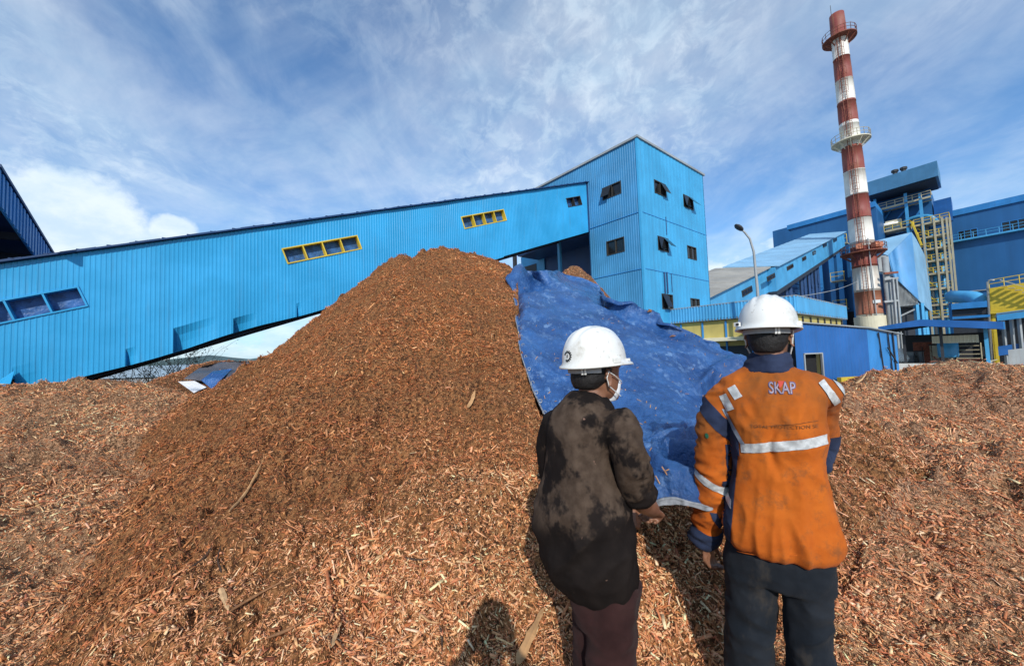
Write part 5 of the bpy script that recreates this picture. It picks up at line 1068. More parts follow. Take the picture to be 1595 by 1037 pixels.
    for lab, px, py, s in (('bark scrap resting on the crest fold of the blue tarpaulin', 1008, 495, .07), ('small bark scrap in the middle of the right half of the tarpaulin', 1049, 521, .05), ('tiny bark scrap on the tarpaulin near the dark shirted man', 1001, 670, .018)):
        q = on_tarp(px, py); b = MB()
        for k in range(4): e = Vector((rr.uniform(-1, 1), rr.uniform(-.5, .5), rr.uniform(-.2, .5)))*s; b.tube([q-e+Vector((0, -.02, .02)), q+e*.2+Vector((0, -.03, .03)), q+e+Vector((0, -.02, .02))], [s*.12, s*.3, s*.08], 5)
        o = b.build('bark_scrap', WOODS['brown'], loc=q); tag(o, lab, 'bark scrap', 'bark scraps on the tarpaulin')
build_sticks()

# ------------------------------------------------------------------ far left: sheeting, shrubs, lake and hills
def build_far_left():
    fn = lambda x, y: np.maximum(cone_h(x, y, (_lt.x, _lt.y), _lt.z+.08, .42, .8), -1.5)
    for nm, quad, m, lab in (('dark_tarpaulin', [(286, 590), (318, 568), (398, 556), (352, 598)], tarp_mat('grey_tarpaulin', (.06, .06, .075), (.09, .09, .105), (.16, .16, .18), .4, .5), 'dark grey tarpaulin over the low heap beneath the conveyor'),
                             ('small_tarpaulin', [(313, 592), (332, 578), (362, 574), (330, 606)], TARP, 'small blue tarpaulin corner lying on the dark grey one'),
                             ('white_sheet', [(277, 594), (303, 593), (322, 603), (302, 612)], tarp_mat('white_sheeting', (.6, .6, .62), (.75, .75, .76), (.4, .4, .42), .4, .5), 'crumpled white sheet at the lower edge of the dark grey tarpaulin')):
        n = 26; u, v = np.meshgrid(np.linspace(0, 1, n), np.linspace(0, 1, n), indexing='ij'); q = np.array(quad, float)
        PX = ((1-u)*(1-v))[..., None]*q[1]+(u*(1-v))[..., None]*q[2]+(u*v)[..., None]*q[3]+((1-u)*v)[..., None]*q[0]
        P, ok = march(PX.reshape(-1, 2), fn, 6, 16); D = np.where(ok, np.linalg.norm(P-CAM, axis=1), np.nan); D = np.where(np.isnan(D), np.nanmedian(D), D).reshape(n, n)
        for _ in range(6): Dp = np.pad(D, 1, mode='edge'); D = .2*(Dp[1:-1, 1:-1]+Dp[:-2, 1:-1]+Dp[2:, 1:-1]+Dp[1:-1, :-2]+Dp[1:-1, 2:])
        d = np.stack([ray(a, b) for a, b in PX.reshape(-1, 2)]); d /= np.linalg.norm(d, axis=1)[:, None]
        off = {'dark_tarpaulin': .12, 'small_tarpaulin': .22, 'white_sheet': .30}[nm]
        G = CAM+d*(D.ravel()-off+.05*gnoise(P*2.2)+.03*gnoise(P*6))[:, None]; G = G.reshape(n, n, 3)
        o = sheet_mesh(nm, G, m, None, .004, Vector(G[n//2, n//2])); tag(o, lab, 'tarpaulin' if 'tarp' in nm else 'sheet')
    leaf = plain('shrub_leaf', (.10, .13, .05), .7, .4, 20); twig = plain('shrub_twig', (.22, .17, .12), .8, .2)
    def shrub(px, py, D, h, w, leaves, lab, seed):
        rr = random.Random(seed); p = at(px, py, D); gz = min(p.z, float(terrain(np.array([p.x]), np.array([p.y]))[0][0])+.05); h += p.z-gz; g = Vector((p.x, p.y, gz))
        t = empty('shrub', g, lab, 'shrub', 'shrubs beyond the conveyor'); b = MB(); tips = []
        def grow(q, d, L, r, lev):
            pts = [q]; dd = d.copy()
            for _ in range(4): dd = (dd+Vector((rr.gauss(0, .16), rr.gauss(0, .16), rr.gauss(.04, .1)))).normalized(); pts.append(pts[-1]+dd*L/4)
            b.tube(pts, [r, r*.85, r*.7, r*.5, r*.35], 5); tips.extend(pts[2:])
            if lev:
                for _ in range(rr.randint(3, 4)): grow(pts[rr.randint(1, 4)], (dd+Vector((rr.gauss(0, .6), rr.gauss(0, .6), rr.gauss(.1, .35)))).normalized(), L*.6, r*.55, lev-1)
        for k in range(7): a = rr.uniform(0, 6.28); grow(g+Vector((rr.gauss(0, w*.1), rr.gauss(0, w*.1), 0)), Vector((math.cos(a)*w/h*.55, math.sin(a)*w/h*.55, 1)).normalized(), h*.62, .022, 2)
        b.build('branches', twig, t); b = MB()
        for _ in range(leaves):
            q = rr.choice(tips)+Vector((rr.gauss(0, .06), rr.gauss(0, .06), rr.gauss(0, .06))); a = Vector((rr.gauss(0, 1), rr.gauss(0, 1), rr.gauss(0, .6))).normalized(); c = a.orthogonal().normalized(); s = rr.uniform(.03, .06)
            b.add([q-a*s, q+c*s*.4, q+a*s, q-c*s*.4], [(0, 1, 2, 3)])
        o = b.build('leaves', leaf, t, fix=False); o['kind'] = 'stuff'
    shrub(262, 585, 16.5, 1.9, 2.2, 420, 'wide bare twiggy shrub left of the dark grey tarpaulin', 3); shrub(316, 575, 17.2, 1.5, 1.1, 420, 'upright greenish shrub rising behind the dark grey tarpaulin', 5); shrub(168, 593, 16, 1.0, 1.3, 500, 'small dense shrub farthest left under the conveyor', 9); shrub(232, 594, 15.5, .8, 1.6, 600, 'low spreading green shrub in front of the wide bare one', 14)
    b = MB(); b.add([(-3500, 110, YARD+.3), (-60, 110, YARD+.3), (-60, 3500, YARD+.3), (-3500, 3500, YARD+.3)], [(0, 1, 2, 3)]); m, nt, bs = node_mat('lake_water'); bs.inputs['Base Color'].default_value = (.10, .16, .22, 1); bs.inputs['Roughness'].default_value = .25; _bump(nt, bs, _noise(nt, .6), .3, .2); tag(b.build('water', m), kind='structure')
    xs = np.linspace(-2600, 1400, 160); h = 10+26*np.clip(gnoise(np.stack((xs*.004, xs*0+3, xs*0), 1))+.45, 0, 2)+5*gnoise(np.stack((xs*.02, xs*0, xs*0), 1)); b = MB(); vs = []
    for x, hh in zip(xs, h): vs += [(x, 1500, YARD), (x, 1580, YARD+max(2, hh)*.7), (x, 1720, YARD+max(3, hh)), (x, 2000, YARD)]
    b.add(vs, [(i*4+j, i*4+4+j, i*4+5+j, i*4+1+j) for i in range(159) for j in range(3)]); tag(b.build('hills', plain('far_hills', (.06, .10, .10), .9, .3, .01), smooth=True), kind='structure')
build_far_left()

# ------------------------------------------------------------------ people
from mathutils.bvhtree import BVHTree
class Fig:
    """a person's own frame: s to the right across the view, d away from the viewer, z up"""
    def __init__(s, px, D, z0=0.0):
        d = ray(px, 800); s.o = Vector((d[0]/d[1]*D, D, z0)); a = math.atan2(s.o.x, s.o.y); s.ed = Vector((math.sin(a), math.cos(a), 0)); s.er = Vector((math.cos(a), -math.sin(a), 0))
    def P(s, px, py, d=0.0): return hit(px, py, s.o+s.ed*d, s.ed)
    def at(s, a, d, z): return s.o+s.er*a+s.ed*d+UP*z
    def loc(s, p): q = p-s.o; return q.dot(s.er), q.dot(s.ed), q.z
class Solid:
    """overlapping closed lofts, fused into one continuous surface"""
    def __init__(s): s.b = MB()
    def loft(s, rings, n=24):               # ring: centre, u radius vector, v radius vector, exponent
        vs = []
        for c, u, v, e in rings:
            for j in range(n):
                t = 2*math.pi*j/n; a, b = math.cos(t), math.sin(t); a = math.copysign(abs(a)**(2/e), a); b = math.copysign(abs(b)**(2/e), b); vs.append(c+u*a+v*b)
        k = len(rings); fs = [(i*n+j, i*n+(j+1) % n, (i+1)*n+(j+1) % n, (i+1)*n+j) for i in range(k-1) for j in range(n)]+[tuple(range(n-1, -1, -1)), tuple(range((k-1)*n, k*n))]
        s.b.add(vs, fs)
    def limb(s, pts, rad, n=16, flat=1.0):
        P = [Vector(p) for p in pts]; k = len(P); q, r = [], []
        for i in range(k-1):
            for t in np.linspace(0, 1, 5)[:-1]:
                p0, p1, p2, p3 = P[max(i-1, 0)], P[i], P[i+1], P[min(i+2, k-1)]; t2, t3 = t*t, t*t*t
                q.append((p1*2+(p2-p0)*t+(p0*2-p1*5+p2*4-p3)*t2+(p1*3-p0-p2*3+p3)*t3)*.5); r.append(rad[i]+(rad[i+1]-rad[i])*t)
        q.append(P[-1]); r.append(rad[-1])
        s.b.tube([q[0]+(q[0]-q[1]).normalized()*r[0]*.45]+q+[q[-1]+(q[-1]-q[-2]).normalized()*r[-1]*.45], [r[0]*.6]+r+[r[-1]*.6], n)
    def build(s, name, mats, parent, voxel, smooth=4, disp=None, mat_fn=None):
        me = bpy.data.meshes.new(name); me.from_pydata(s.b.v, [], s.b.f)
        bm = bmesh.new(); bm.from_mesh(me); bmesh.ops.recalc_face_normals(bm, faces=bm.faces); bm.to_mesh(me); bm.free()
        o = bpy.data.objects.new(name, me); C.objects.link(o); m = o.modifiers.new('r', 'REMESH'); m.mode = 'VOXEL'; m.voxel_size = voxel; m.use_smooth_shade = True
        if smooth: k = o.modifiers.new('s', 'SMOOTH'); k.iterations = smooth; k.factor = .5
        dg = bpy.context.evaluated_depsgraph_get(); new = bpy.data.meshes.new_from_object(o.evaluated_get(dg)); bpy.data.objects.remove(o); bpy.data.meshes.remove(me)
        if disp is not None:
            n = len(new.vertices); co = np.empty(n*3, np.float32); new.vertices.foreach_get('co', co); nn = np.empty(n*3, np.float32); new.vertices.foreach_get('normal', nn)
            co = co.reshape(-1, 3).astype(float); nn = nn.reshape(-1, 3); co = co+nn*disp(co)[:, None]; new.vertices.foreach_set('co', co.ravel().astype(np.float32)); new.update()
        new.name = name; new.polygons.foreach_set('use_smooth', [True]*len(new.polygons)); new.materials.clear()
        return link(name, new, mats, parent)
def ridge(P, s): return 1-2*np.abs(gnoise(np.asarray(P)*np.asarray(s)))
def cloth(name, fn, rough=.85, weave=900, sheen=.1):
    m, nt, b = node_mat(name); c = fn(nt); nt.links.new(c, b.inputs['Base Color']); b.inputs['Roughness'].default_value = rough; b.inputs['Specular IOR Level'].default_value = .10; b.inputs['Sheen Weight'].default_value = sheen*.3
    h = nt.nodes.new('ShaderNodeMath'); nt.links.new(_noise(nt, 60, detail=4, rough=.7), h.inputs[0]); nt.links.new(_noise(nt, weave, detail=1), h.inputs[1]); _bump(nt, b, h.outputs[0], .35, .004); return m
def zmask(nt, lo, hi, axis=2):
    tc = nt.nodes.new('ShaderNodeTexCoord'); sp = nt.nodes.new('ShaderNodeSeparateXYZ'); nt.links.new(tc.outputs['Object'], sp.inputs[0]); return _ramp(nt, sp.outputs[axis], lo, hi)
def mul(nt, a, b):
    n = nt.nodes.new('ShaderNodeMath'); n.operation = 'MULTIPLY'
    for i, v in enumerate((a, b)):
        if hasattr(v, 'links'): nt.links.new(v, n.inputs[i])
        else: n.inputs[i].default_value = v
    return n.outputs[0]
def skin_mat():
    m, nt, b = node_mat('brown_skin'); nt.links.new(_mix(nt, _ramp(nt, _noise(nt, 14, detail=6), .3, .7), (.17, .075, .042), (.25, .115, .066)), b.inputs['Base Color']); b.inputs['Roughness'].default_value = .5; b.inputs['Subsurface Weight'].default_value = .08; b.inputs['Subsurface Radius'].default_value = (.01, .004, .002); _bump(nt, b, _noise(nt, 220, detail=3), .15, .002); return m
SKIN = skin_mat(); HAIR = plain('black_hair', (.008, .007, .007), .6, .4, 60, bump=.7, bscale=260, bdist=.004)
def _orange(nt):
    n1 = _noise(nt, 5, detail=7, rough=.65); n2 = _noise(nt, 2.2, (1, 1, .6), 6)
    c = _mix(nt, _ramp(nt, n1, .3, .7), (.40, .085, .010), (.52, .128, .016)); d = mul(nt, _ramp(nt, n2, .40, .62), zmask(nt, .95, 1.25)); c = _mix(nt, mul(nt, d, .85), c, (.20, .075, .020))
    return _mix(nt, _ramp(nt, _noise(nt, 14, detail=8, rough=.75), .50, .68, 0, .6), c, (.17, .07, .028))
def _brown_shirt(nt):
    base = _mix(nt, _ramp(nt, _noise(nt, 9, detail=6), .3, .7), (.009, .0068, .0064), (.017, .0128, .0115))
    blot = _noise(nt, 5.2, (1, 1, .85), 5, .62); m = mul(nt, _ramp(nt, blot, .49, .565), zmask(nt, .90, 1.0)); fade = _mix(nt, _ramp(nt, _noise(nt, 26, detail=5), .3, .7), (.048, .032, .023), (.086, .060, .044))
    c = _mix(nt, m, base, fade); s = _ramp(nt, _noise(nt, 30, detail=2), .73, .76, 0, .8); return _mix(nt, s, c, (.22, .13, .10))
ORANGE, SHIRT = cloth('orange_workwear', _orange), cloth('faded_brown_cotton', _brown_shirt, .9, 900, 0)
NAVY = cloth('navy_workwear', lambda nt: _mix(nt, _ramp(nt, _noise(nt, 8, detail=6), .3, .7), (.014, .020, .045), (.030, .042, .085)))
TROUSER = cloth('dark_trouser', lambda nt: _mix(nt, _ramp(nt, _noise(nt, 11, (1, 1, .5), 8, .7), .52, .75, 0, .5), _mix(nt, _ramp(nt, _noise(nt, 6, detail=7), .3, .7), (.008, .011, .016), (.020, .024, .031)), (.075, .06, .045)))
MAROON = cloth('maroon_trouser', lambda nt: _mix(nt, _ramp(nt, _noise(nt, 7, detail=7), .3, .7), (.020, .008, .008), (.042, .018, .017)))
REFLECT = plain('silver_reflective_tape', (.46, .47, .47), .38, .25, 40, bump=.5, bscale=300, bdist=.002); DULL = plain('dull_grey_tape', (.22, .25, .30), .5, .25, 40); LEATHER = plain('black_boot', (.02, .018, .016), .55, .3, 20)
def helmet_white():
    m, nt, b = node_mat('white_helmet_plastic'); c = _mix(nt, _ramp(nt, _noise(nt, 10, detail=8, rough=.7), .50, .74, 0, .6), (.70, .70, .67), (.38, .34, .27)); c = _mix(nt, _ramp(nt, _noise(nt, 70, detail=3), .64, .72, 0, .6), c, (.30, .26, .21)); nt.links.new(c, b.inputs['Base Color']); b.inputs['Roughness'].default_value = .32; b.inputs['Coat Weight'].default_value = .15; return m
HELMET = helmet_white()

def hand(S, wrist, d, w, n, curl=(35, 45, 35), size=1.0, spread=.10):
    """palm and five fingers; d points from wrist to fingers, w to the thumb side, n out of the back of the hand"""
    d, w, n = d.normalized(), w.normalized(), n.normalized(); L = .088*size
    S.loft([(wrist-d*.02, w*.024*size, n*.018*size, 2.2), (wrist+d*L*.25, w*.031*size, n*.017*size, 2.4), (wrist+d*L*.7, w*.040*size, n*.015*size, 2.6), (wrist+d*L, w*.041*size, n*.012*size, 2.6), (wrist+d*(L+.006), w*.034*size, n*.007*size, 2.4)], 16)
    for k, (off, ln) in enumerate(((.031, .92), (.0105, 1.05), (-.010, .98), (-.030, .78))):
        q = wrist+d*(L-.006)+w*off*size; a = 0; pts = [q-d*.02, q]; sp = (w*spread*(1.5-k)*.5); dd = d
        for seg, c in zip((.044, .027, .021), curl): a += R(c+k*3); dd = (d*math.cos(a)-n*math.sin(a)+sp*max(0, 1-a)).normalized(); q = q+dd*seg*ln*size; pts.append(q)
        S.b.tube(pts+[pts[-1]+dd*.004], [.0095*size, .0098*size, .009*size, .0082*size, .0072*size, .004*size], 10)
    q = wrist+d*L*.22+w*.026*size; t1 = (d*.75+w*.65-n*.25).normalized(); t2 = (d*.95+w*.1-n*.35).normalized(); t3 = (d*.9-w*.15-n*.5).normalized(); p = [q-t1*.02, q, q+t1*.038*size, q+t1*.038*size+t2*.03*size, q+t1*.038*size+t2*.03*size+t3*.02*size]
    S.b.tube(p+[p[-1]+t3*.004], [.013*size, .0135*size, .011*size, .0095*size, .008*size, .004*size], 10)
def head(S, c, fx, rx, up=UP, k=1.0):
    """skull, face with brow, nose, lips and chin, ears; c is the centre between the ears at eye height, fx forward, rx right"""
    rings = []
    for z, a, b, f in ((-.118, .030, .034, .062), (-.108, .043, .052, .050), (-.085, .056, .075, .028), (-.055, .064, .088, .012), (-.02, .070, .095, .004), (.02, .074, .098, 0), (.055, .073, .095, -.004), (.085, .062, .080, -.008), (.105, .040, .052, -.010), (.113, .015, .02, -.010)): rings.append((c+up*z*k+fx*f*k, rx*a*k, fx*b*k, 2.3))
    S.loft(rings, 24)
    S.limb([c+fx*.088*k+up*.012*k, c+fx*.100*k-up*.012*k, c+fx*.118*k-up*.038*k], [.008*k, .010*k, .013*k], 8); S.limb([c+fx*.112*k-up*.042*k-rx*.014*k, c+fx*.112*k-up*.042*k+rx*.014*k], [.008*k, .008*k], 8)   # nose
    S.limb([c+fx*.086*k+up*.022*k-rx*.045*k, c+fx*.099*k+up*.024*k, c+fx*.086*k+up*.022*k+rx*.045*k], [.009*k, .009*k, .009*k], 8)
    for dz, r in ((-.066, .006), (-.076, .007)): S.limb([c+fx*.094*k+up*dz*k-rx*.024*k, c+fx*.104*k+up*dz*k, c+fx*.094*k+up*dz*k+rx*.024*k], [r*.6, r, r*.6], 8)
    for s in (-1, 1):
        e = c+rx*s*.074*k-up*.018*k-fx*.012*k; pts = [e+fx*(.014*math.cos(t))*k+up*(.030*math.sin(t))*k+rx*s*(.010+.006*math.cos(t+2.4))*k for t in np.linspace(-1.9, 2.9, 9)]; S.b.tube(pts, [.006*k]*9, 8); S.loft([(e+rx*s*.002, fx*.012*k, up*.024*k, 2), (e+rx*s*.009, fx*.010*k, up*.021*k, 2)], 12)
def helmet(t, c, fx, rx, tilt, logo=False, strap=None):
    """c: centre of the rim; fx forward; tilt nods it forward"""
    up = (UP*math.cos(tilt)+fx*math.sin(tilt)).normalized(); fx = rx.cross(up) if rx.cross(up).dot(fx) > 0 else -rx.cross(up)
    a, b, H = .111, .136, .150; n = 72; vs = []
    def ring(h, sc, flare=0.0, peak=0.0, drop=0.0, ridge_=0.0, inner=0.0):
        for j in range(n):
            t_ = 2*math.pi*j/n; ct, st = math.cos(t_), math.sin(t_)             # ct forward, st right
            pk = max(0, ct)**3*peak; x, y = st*(a*sc-inner)+st*flare, ct*(b*sc-inner)+ct*(flare+pk)
            z = h-drop*max(0, ct)**2
            if ridge_:
                for x0, hh, ww in ((0, .0055, .016), (-.040, .0045, .009), (.040, .0045, .009)): z += hh*ridge_*math.exp(-((x-x0)/ww)**4)*(1 if y < .09 else 0.3)
            vs.append(c+rx*x+fx*y+up*z)
    ring(.004, .97, 0, 0, .0, 0, .004); ring(-.003, 1.0, .008, .030, .008); ring(-.004, 1.0, .013, .040, .014); ring(.0, 1.0, .014, .041, .014); ring(.004, 1.0, .012, .039, .012); ring(.009, 1.0, .003, .012, .0); ring(.018, 1.0, .0)
    hs = np.r_[np.linspace(.03, .11, 7), np.linspace(.118, .149, 10)]
    for h in hs: f = h/H; ring(h, (1-f**2.6)**(1/2.1), 0, 0, 0, min(1, max(0, (h-.06)/.05)))
    k = 7+len(hs); fs = [(i*n+j, i*n+(j+1) % n, (i+1)*n+(j+1) % n, (i+1)*n+j) for i in range(k-1) for j in range(n)]
    bcap = len(vs); vs.append(c+up*(H+.0045)); fs += [((k-1)*n+j, (k-1)*n+(j+1) % n, bcap) for j in range(n)]
    o_ = len(vs)                                                     # inner shell
    for h in (.004, .05, .10, .135): f = h/H; ring(h, .965*(1-f**2.6)**(1/2.1), 0, 0, 0, 0, .003)
    fs += [(o_+i*n+(j+1) % n, o_+i*n+j, o_+(i+1)*n+j, o_+(i+1)*n+(j+1) % n) for i in range(3) for j in range(n)]+[tuple(range(o_+3*n, o_+4*n))]; fs += [(j, o_+j, o_+(j+1) % n, (j+1) % n) for j in range(n)]
    M_ = MB(); M_.add(vs, fs); h = M_.build('helmet', HELMET, t, True)
    bv = BVHTree.FromPolygons([tuple(v) for v in vs], [f for f in fs if len(f) < 5])
    for s in (-1, 1):                                                # accessory slots over the ears
        M_ = MB(); q = c+rx*s*(a+.004)+up*.016+fx*.005; M_.frame(q-fx*.018-up*.010-rx*.007, fx*.036, up*.022, rx*.014); bx = M_.build('slot_cover', HELMET, h); md = bx.modifiers.new('b', 'BEVEL'); md.width = .003; md.segments = 2
        M_ = MB(); q = c+rx*s*(a*.80)+up*.010+fx*.088; M_.frame(q-fx*.012-up*.004-rx*.008, fx*.024, up*.010, rx*.014); M_.build('slot_cover', HELMET, h)
    M_ = MB(); band = [c+rx*(a*.86*math.sin(u))+fx*(b*.84*math.cos(u))-up*.014 for u in np.linspace(2.0, 4.28, 20)]; M_.add([p+up*.012 for p in band]+[p-up*.010 for p in band], [(i, i+1, 21+i, 20+i) for i in range(19)]); M_.build('headband', plain('grey_strap', (.35, .35, .35), .6), h)
    for u in (2.55, 2.66):
        p = c+rx*(a*.9*math.sin(u))+fx*(b*.88*math.cos(u))-up*.016; M_ = MB(); M_.frame(p-rx*.005-up*.012-fx*.002, rx*.008, up*.026, fx*.004); M_.build('band_clip', HELMET, h)
    if logo:
        pts, fs2 = [], []; N = 96; o0 = -up*0
        centre = c-fx*.2+up*.044+rx*.0; ru, uu = rx*-1, up
        def flat(x, y): 
            src = centre+ru*x+uu*y-rx*0; hit_ = bv.ray_cast(src, fx); return (hit_[0]+hit_[1].normalized()*math.copysign(.0012, -hit_[1].dot(fx))) if hit_[0] else src+fx*.07
        M_ = MB(); g = []
        for j in range(N+1):
            t_ = 2*math.pi*(j/N*.80+.07)-.15; tooth = .0046 if (j % 8) < 4 else 0; ro = .0185+tooth; g.append((flat(.0128*math.cos(t_), .0128*math.sin(t_)), flat(ro*math.cos(t_), ro*math.sin(t_))))
        M_.add([p for q in g for p in q], [(2*j, 2*j+1, 2*j+3, 2*j+2) for j in range(N)])
        M_.build('gear_emblem', plain('black_ink', (.012, .012, .012), .5), h)
        M_ = MB(); lf = [(.0, -.008), (.0045, -.003), (.004, .004), (0, .009), (-.004, .004), (-.0045, -.003)]; M_.add([flat(x, y) for x, y in lf], [tuple(range(6))]); M_.build('leaf_emblem', plain('grey_ink', (.16, .16, .16), .5), h)
    else:                                                            # black maker's tab on the left rear slot
        M_ = MB(); q = c-rx*(a*.83)-fx*.092+up*.012; M_.frame(q-rx*.010, rx*.020-fx*.010, up*.018, -fx*.012-rx*.006); M_.build('slot_cover', HELMET, h); M_ = MB(); M_.frame(q-rx*.006-fx*.016+up*.004, rx*.012-fx*.006, up*.009, -fx*.003); M_.build('black_tab', LEATHER, h)
    return h, bv, up
def boots(S, foot, fx, rx):
    S.loft([(foot+UP*.005-fx*.075, rx*.030, UP*.012, 2.4), (foot-fx*.06+UP*.035, rx*.038, UP*.04, 2.4), (foot+UP*.045, rx*.042, UP*.05, 2.4), (foot+fx*.08+UP*.035, rx*.048, UP*.035, 2.4), (foot+fx*.15+UP*.028, rx*.045, UP*.028, 2.4), (foot+fx*.18+UP*.024, rx*.025, UP*.018, 2.4)], 16); S.limb([foot+UP*.03-fx*.02, foot+UP*.16-fx*.025], [.045, .05], 12)
def bm_of(o): bm = bmesh.new(); bm.from_mesh(o.data); return bm
def strip_from(o, name, mat, parent, planes, off=.003, keep=None, base=None):
    """a patch of the garment's own surface between cutting planes (world space: point, normal pointing out), raised by off"""
    W = WLOC[o.name]; bm = bm_of(o)
    for p, n in planes: bmesh.ops.bisect_plane(bm, geom=bm.verts[:]+bm.edges[:]+bm.faces[:], plane_co=Vector(p)-W, plane_no=Vector(n), clear_outer=True)
    if keep: bmesh.ops.delete(bm, geom=[f for f in bm.faces if not keep(f.calc_center_median()+W, f.normal)], context='FACES')
    bm.normal_update()
    for v in bm.verts: v.co += v.normal*off
    me = bpy.data.meshes.new(name); bm.to_mesh(me); bm.free(); me.transform(Matrix.Translation(W)); me.polygons.foreach_set('use_smooth', [True]*len(me.polygons))
    return link(name, me, mat, parent)

def build_orange_man():
    G = Fig(1215, 1.65, 0.0); P = G.P; er, ed = G.er, G.ed
    t = empty('person', G.o, 'man in white helmet and orange jacket with silver stripes, back turned, left arm hanging', 'person', 'workers watching the heap')
    rows = [(848, 1142, 1296, .146, 0), (840, 1135, 1299, .154, 0), (820, 1132, 1300, .156, 0), (795, 1137, 1294, .146, .0), (770, 1142, 1288, .138, 0), (740, 1145, 1284, .132, 0), (700, 1144, 1283, .130, 0), (660, 1137, 1285, .132, 0), (630, 1128, 1286, .128, .005), (608, 1120, 1284, .115, .012), (592, 1128, 1276, .095, .020), (582, 1146, 1256, .078, .026), (573, 1160, 1236, .066, .03)]
    S = Solid(); yaw = R(4); u_, v_ = er*math.cos(yaw)+ed*math.sin(yaw)*-1, ed
    rings = []
    for py, l, r, b, off in rows: a, c = P(l, py), P(r, py); m = (a+c)/2; rings.append((m+ed*off, er*((c-a).length/2), ed*b, 2.5))
    S.loft(rings, 40)
    la = [P(1133, 612, .01), P(1116, 655, .0), P(1112, 705, .0), P(1110, 755, .01), P(1103, 805, .045), P(1096, 838, .07)]; S.limb(la, [.066, .068, .067, .062, .058, .056], 20)
    ra = [P(1266, 608, .02), P(1277, 615, .09), P(1278, 662, .20), P(1276, 700, .26)]; S.limb(ra, [.068, .068, .060, .054], 20); S.limb([P(1276, 700, .26), P(1268, 715, .17), P(1272, 722, .12)], [.052, .048, .046], 18)
    cuffc, cuffd = P(1093, 848, .08), (P(1093, 848, .08)-P(1104, 800, .045)).normalized()
    waist = G.loc(P(1215, 835))[2]
    def disp(co):
        L = co-np.array(G.o); s, d, z = L@np.array(er), L@np.array(ed), L[:, 2]; Q = np.stack((s, d, z), 1)
        torso = np.clip((s-G.loc(P(1132, 700))[0])/.03, 0, 1); low = np.clip((1.12-z)/.30, 0, 1)
        f = torso*low*(.022*ridge(Q, (7, 4, 2.2))+.012*ridge(Q+3, (16, 8, 5)))*np.clip((z-.72)/.06, .15, 1)
        f += torso*(1-low)*(.010*ridge(Q+7, (8, 4, 6))+.005*ridge(Q, (20, 10, 12)))
        sp = np.exp(-((s-.0-.02*np.sin(z*20))/.018)**2)*np.clip((1.34-z)/.08, 0, 1)*np.clip((z-1.06)/.1, 0, 1); f -= .016*sp*torso   # crease down the spine
        f += .008*np.exp(-((z-1.17-.25*np.abs(s-.03))/.02)**2)*torso*.4
        arm = 1-torso; f += arm*(.013*ridge(Q, (6, 6, 14))+.006*ridge(Q+5, (14, 14, 26)))
        f += .0015*fbm(Q*30, 2); return f
    jk = S.build('jacket', [ORANGE], t, .0075, 5, disp)
    z_of = lambda py, px=1215: P(px, py)
    sR, sL = G.loc(P(1285, 690))[0], G.loc(P(1147, 690))[0]
    keep_t = lambda c, n: sL < G.loc(c)[0] < sR and G.loc(c)[1] < .15
    a, b_ = P(1155, 697.5, -.11), P(1282, 687, -.11); tl = (b_-a).normalized(); nrm = tl.cross(ed).normalized(); nrm = nrm if nrm.z > 0 else -nrm
    strip_from(jk, 'reflective_stripe', REFLECT, jk, [(a+nrm*.0185, nrm), (a-nrm*.0185, -nrm), (P(1157, 690), -er)], .0035, keep_t)
    m_ = P(1110, 747, 0); ad = (P(1104, 805, .03)-P(1112, 700)).normalized(); ad2 = (ad+er*-.45).normalized()
    strip_from(jk, 'reflective_stripe', REFLECT, jk, [(m_+ad2*.0165, ad2), (m_-ad2*.0165, -ad2)], .0035, lambda c, n: G.loc(c)[0] < G.loc(P(1141, 750))[0])
    for p0, p1 in ((P(1128, 612), P(1141, 634)), (P(1141, 600), P(1153, 616))):                       # two short bars over the left shoulder
        d_ = (p1-p0).normalized(); sd2 = d_.cross(ed).normalized(); strip_from(jk, 'reflective_stripe', REFLECT, jk, [(p1, d_), (p0, -d_), (p0+sd2*.017, sd2), (p0-sd2*.017, -sd2)], .0035, lambda c, n: G.loc(c)[1] < .05)
    for q0, q1 in ((P(1270, 583), P(1292, 612)),):
        d_ = (q1-q0).normalized(); sd2 = d_.cross(ed).normalized()
        for o_ in (0, .05): strip_from(jk, 'reflective_stripe', REFLECT, jk, [(q1+d_*.05, d_), (q0+sd2*o_+d_*.03, -d_), (q0+sd2*(o_+.013), sd2), (q0+sd2*(o_-.013), -sd2)], .0035, lambda c, n: G.loc(c)[1] < .1 and G.loc(c)[0] > G.loc(P(1268, 600))[0])
    # navy yoke on the left upper arm and the navy side panel beneath it
    p0, p1 = P(1106, 640), P(1150, 684); d_ = (p1-p0).normalized(); sd2 = d_.cross(ed).normalized(); sd2 = sd2 if sd2.z > 0 else -sd2
    strip_from(jk, 'navy_yoke', NAVY, jk, [(p0+sd2*.038, sd2), (p0-sd2*.026, -sd2), (P(1152, 660), er)], .0025)
    strip_from(jk, 'shoulder_tape', DULL, jk, [(P(1137, 645)+er*.008, (er+UP*.5).normalized()), (P(1137, 645)-er*.010, -(er+UP*.5).normalized()), (P(1130, 634), UP), (P(1150, 682), -UP)], .0042, lambda c, n: G.loc(c)[1] < .06)
    strip_from(jk, 'side_panel', NAVY, jk, [(P(1151, 715), (er-UP*.13).normalized()), (P(1150, 690), UP), (P(1135, 848), -UP)], .0025, lambda c, n: G.loc(c)[0] > G.loc(P(1127, 760))[0]+(.02 if G.loc(c)[2] > 1.0 else 0) and n.dot(-er) > -.8)
    strip_from(jk, 'cuff', NAVY, jk, [(P(1096, 818, .05), -cuffd)], .003, lambda c, n: G.loc(c)[0] < G.loc(P(1126, 820))[0] and G.loc(c)[2] < .95)
